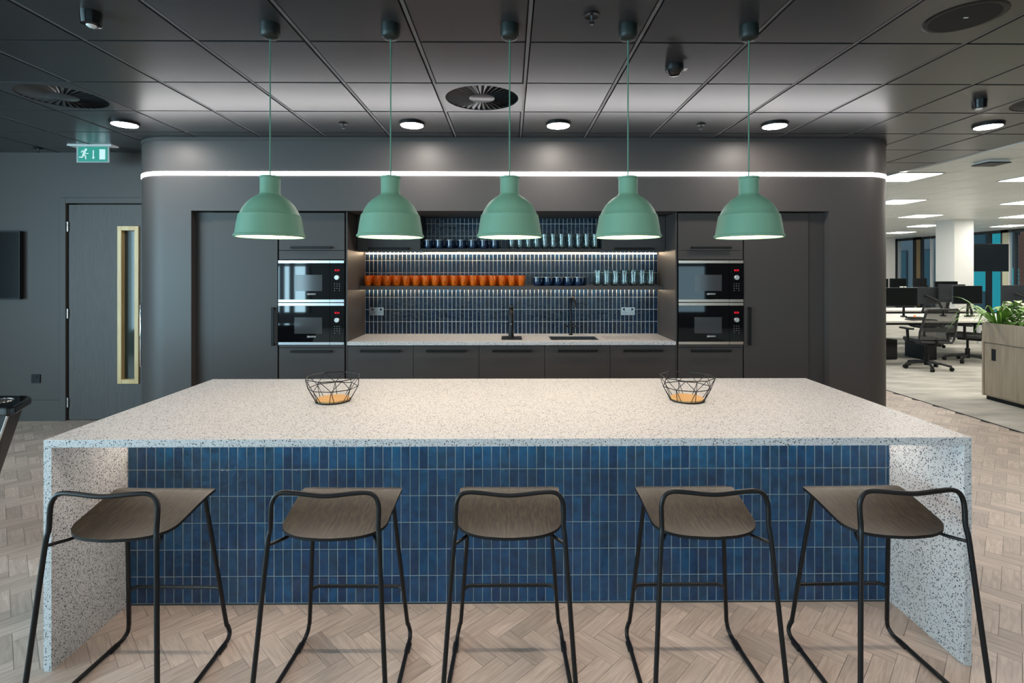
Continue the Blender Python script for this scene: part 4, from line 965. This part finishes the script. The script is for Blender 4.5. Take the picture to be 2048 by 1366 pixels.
for (x0,x1,y0,y1,lab) in ((6.63,6.86,9.0,9.45,'black computer tower on the carpet left of the office chair'), (7.30,7.52,8.95,9.40,'black computer tower on the carpet right of the office chair')):
    t = thing('computer_tower', lab, 'computer', ((x0+x1)/2,(y0+y1)/2,0.004), 'computer towers under the desk'); box('case', M_black, x0, x1, y0, y1, 0.012, 0.36, t, 0.005); box('front_grille', M_dark, x0+0.02, x1-0.02, y0-0.004, y0, 0.05, 0.32, t)
    box('foot', M_dark, x0+0.02, x1-0.02, y0+0.05, y0+0.09, 0.004, 0.012, t); box('foot', M_dark, x0+0.02, x1-0.02, y1-0.09, y1-0.05, 0.004, 0.012, t)
def make_chair():
    t = thing('office_chair', 'chair', 'chair', (0,0,0.004), 'black mesh office chairs')
    Zf = 0.004
    for k in range(5):
        a = R(90+72*k+18); d = Vector((math.cos(a), math.sin(a), 0))
        lg = shape('base_leg', M_chair, t, lambda q: q.tube([d*0.03+Vector((0,0,0.115)), d*0.18+Vector((0,0,0.105)), d*0.31+Vector((0,0,0.075))], 0.020, 8), smooth=60)
        p = d*0.31; ax = Vector((-d.y, d.x, 0))
        shape('caster', M_black, lg, lambda q: q.lathe([(0.02,-0.026),(0.031,-0.022),(0.031,-0.005),(0.02,-0.003),(0.02,0.003),(0.031,0.005),(0.031,0.022),(0.02,0.026)], 18, (p.x,p.y,Zf+0.031), rot(math.atan2(ax.y,ax.x),'Z') @ rot(PI/2,'Y')), smooth=35)
    shape('gas_column', M_black, t, lambda q: q.lathe([(0.034,0.07),(0.034,0.24),(0.018,0.24),(0.018,0.42)], 20), smooth=40)
    m = MB()
    for s in range(1): m.prism([(-0.22,-0.20),(-0.24,-0.05),(-0.245,0.15),(-0.21,0.25),(0.21,0.25),(0.245,0.15),(0.24,-0.05),(0.22,-0.20)], 0.43, 0.50)
    m.build('seat', M_chair, t, bevel=0.02)
    shape('tilt_mechanism', M_black, t, lambda q: q.box(-0.10,0.10,-0.20,0.12,0.385,0.43), bevel=0.01)
    def bp(x, z):       # backrest curve, leaning away from the sitter
        return Vector((x, -0.235-0.16*max(0,(z-0.5)/0.5)**1.3+0.02*math.cos(x*6), z))
    loop = [(-0.20,0.985),(-0.225,0.955),(-0.232,0.80),(-0.250,0.62),(-0.245,0.50),(-0.22,0.455),(0.22,0.455),(0.245,0.50),(0.250,0.62),(0.232,0.80),(0.225,0.955),(0.20,0.985)]
    shape('back_frame', M_chair, t, lambda q: q.tube([bp(*p) for p in loop], 0.017, 10, True), smooth=60)
    m = MB(); nz, nx = 10, 6; vs_ = []; fs = []
    for side in (0, 0.004):
        for i in range(nz+1):
            z = 0.50+0.475*i/nz; hw = 0.215+0.02*math.sin(PI*i/nz)
            for j in range(nx+1): vs_.append(bp(hw*(2*j/nx-1), z)+Vector((0,side,0)))
    n1 = (nz+1)*(nx+1)
    for b in (0, n1):
        for i in range(nz):
            for j in range(nx): q = b+i*(nx+1)+j; fs.append((q,q+1,q+nx+2,q+nx+1))
    m.add(vs_, fs); m.build('mesh_panel', M_meshp, t, smooth=60)
    m = MB(); m.add([bp(-0.225,0.62)+Vector((0,-0.02,0)), bp(0.225,0.62)+Vector((0,-0.02,0)), bp(0.225,0.69)+Vector((0,-0.02,0)), bp(-0.225,0.69)+Vector((0,-0.02,0)), bp(-0.225,0.62)+Vector((0,-0.012,0)), bp(0.225,0.62)+Vector((0,-0.012,0)), bp(0.225,0.69)+Vector((0,-0.012,0)), bp(-0.225,0.69)+Vector((0,-0.012,0))], [(0,1,2,3),(7,6,5,4),(0,4,5,1),(1,5,6,2),(2,6,7,3),(3,7,4,0)]); m.build('lumbar_band', M_chair, t)
    shape('back_spine', M_black, t, lambda q: q.tube([(0,-0.15,0.41),(0,-0.24,0.44),bp(0,0.50)+Vector((0,-0.01,0))], 0.026, 10), smooth=60)
    for s in (-1, 1):
        ar = shape('arm_post', M_black, t, lambda q: q.tube([(s*0.20,-0.03,0.42),(s*0.29,-0.03,0.44),(s*0.30,-0.03,0.64)], 0.020, 10), smooth=60)
        shape('arm_pad', M_black, ar, lambda q: q.box(s*0.30-0.045, s*0.30+0.045, -0.14, 0.12, 0.64, 0.67), bevel=0.012)
    return t
ch = make_chair()
for k, (x, y, a, lab) in enumerate(((6.69, 8.16, -8, 'black mesh-back office chair in the foreground of the office'), (8.66, 10.62, -6, 'black office chair behind the long desk, only its back top showing'))):
    o = ch if k == 0 else copy_tree(ch); o.location = (x, y, 0.004); o.rotation_euler = (0,0,R(a)); o['label'] = lab
o = copy_tree(ch); o.location = (7.93, 8.80, 0.004); o.rotation_euler = (0,0,R(35)); o['label'] = 'low black swivel chair tucked under the desk beside the planter'
for c_ in list(o.children):
    if c_.name.split('.')[0] in ('back_frame','mesh_panel','lumbar_band','back_spine'): bpy.data.objects.remove(c_)
# tv on stand
t = thing('television', 'large black television on a stand before the office window', 'television', (12.32,13.0,0.004))
box('casing', M_black, 11.87, 12.78, 13.0, 13.05, 1.575, 2.285, t, 0.004); box('screen', M_screen, 11.885, 12.765, 12.997, 13.0, 1.59, 2.27, t)
box('post', M_black, 12.28, 12.36, 13.05, 13.11, 0.03, 2.0, t); box('foot', M_black, 11.95, 12.70, 12.85, 13.30, 0.004, 0.03, t)
# planter cabinet
px0, px1, py0, py1 = 5.80, 6.25, 4.35, 6.24
t = thing('planter_cabinet', 'pale ash storage cabinet with a planter trough on top', 'cabinet', ((px0+px1)/2, (py0+py1)/2, 0.004))
box('plinth', M_dark, px0+0.03, px1-0.03, py0+0.03, py1-0.03, 0.004, 0.05, t)
box('carcass', M_planter, px0+0.018, px1, py0, py1, 0.05, 0.70, t, 0.002)
yd = [py1-0.025, 5.30, 4.37]
for a, b in zip(yd, yd[1:]):
    d = box('sliding_door', M_planter, px0+0.006, px0+0.018, b+0.003, a-0.003, 0.072, 0.690, t, 0.001)
    box('recessed_pull', M_black, px0+0.0045, px0+0.0065, a-0.15, a-0.095, 0.49, 0.63, d)
box('edge_strip', M_planter, px0, px0+0.018, py1-0.022, py1, 0.05, 0.70, t)
m = MB(); g = 0.018
m.box(px0,px0+g,py0,py1,0.702,0.940); m.box(px1-g,px1,py0,py1,0.702,0.940); m.box(px0+g,px1-g,py0,py0+g,0.702,0.940); m.box(px0+g,px1-g,py1-g,py1,0.702,0.940); m.box(px0+g,px1-g,py0+g,py1-g,0.702,0.72)
m.build('trough', M_planter, t, bevel=0.0015)
box('soil', M_soil, px0+g, px1-g, py0+g, py1-g, 0.72, 0.90, t)
def blade_leaf(base, az, ln, lift, droop, w_):
    m = MB(); n = 10; L = []; Rr = []
    d = Vector((math.cos(az), math.sin(az), 0)); sd = Vector((-d.y, d.x, 0))
    for i in range(n+1):
        u = i/n; p = Vector(base)+d*ln*(u*(1-0.15*u))+Vector((0,0,lift*math.sin(u*PI*0.62)*1.1-droop*u*u))
        ww = w_*(0.45+0.9*math.sin(PI*min(1,u*0.9+0.12)))*(1-u**4)+0.0005
        L.append(p-sd*ww/2+Vector((0,0,0.1*ww))); Rr.append(p+sd*ww/2+Vector((0,0,0.1*ww)))
    mid = [(a+b)/2-Vector((0,0,0.25*w_*(1-i/n))) for i, (a, b) in enumerate(zip(L, Rr))]
    vs_ = L+mid+Rr; k = n+1; fs = []
    for i in range(n): fs += [(i,i+1,k+i+1,k+i),(k+i,k+i+1,2*k+i+1,2*k+i)]
    m.add(vs_, fs); return m
def spider(x, y, n, seed, lab, ln=0.42):
    random.seed(seed); t = thing('spider_plant', lab, 'plant', (x, y, 0.90), 'plants in the office planter')
    for k in range(n):
        a = 2*PI*k/n*1.0+random.uniform(-.25,.25); l_ = ln*random.uniform(0.55,1.15)
        b = blade_leaf((x+0.02*math.cos(a), y+0.02*math.sin(a), 0.895), a, l_, random.uniform(0.16,0.34), random.uniform(0.02,0.34), random.uniform(0.016,0.026))
        b.build('leaf', M_leaf, t, smooth=60)
spider(5.90, 6.14, 36, 3, 'spiky green spider plant arching over the far end of the planter', 0.56); spider(6.02, 5.15, 24, 9, 'spiky green spider plant at the middle of the planter trough', 0.40)
def broad(x, y, seed, lab, n=46):
    random.seed(seed); t = thing('leafy_plant', lab, 'plant', (x, y, 0.90), 'plants in the office planter')
    for s in range(7):
        a = random.uniform(0,2*PI); top = Vector((x+0.14*math.cos(a), y+0.14*math.sin(a), 0.90+random.uniform(0.16,0.32)))
        shape('stem', M_leaf, t, lambda q: q.tube([(x+0.02*math.cos(a),y+0.02*math.sin(a),0.89),((x+top.x)/2,(y+top.y)/2,(0.96+top.z)/2),top], 0.004, 6), smooth=60)
    for k in range(n):
        a = random.uniform(0,2*PI); r_ = random.uniform(0.03,0.20); z = 0.93+random.uniform(0.02,0.30)*(1-r_*1.5)
        b = blade_leaf((x+r_*math.cos(a), y+r_*math.sin(a), z), a+random.uniform(-.5,.5), random.uniform(0.09,0.15), random.uniform(0.0,0.05), random.uniform(0.02,0.09), random.uniform(0.05,0.08))
        b.build('leaf', M_leaf2, t, smooth=60)
broad(6.09, 6.06, 21, 'broad-leaved pale green plant behind the spiky spider plant', 60); broad(6.05, 4.75, 5, 'broad-leaved plant at the hidden end of the planter')
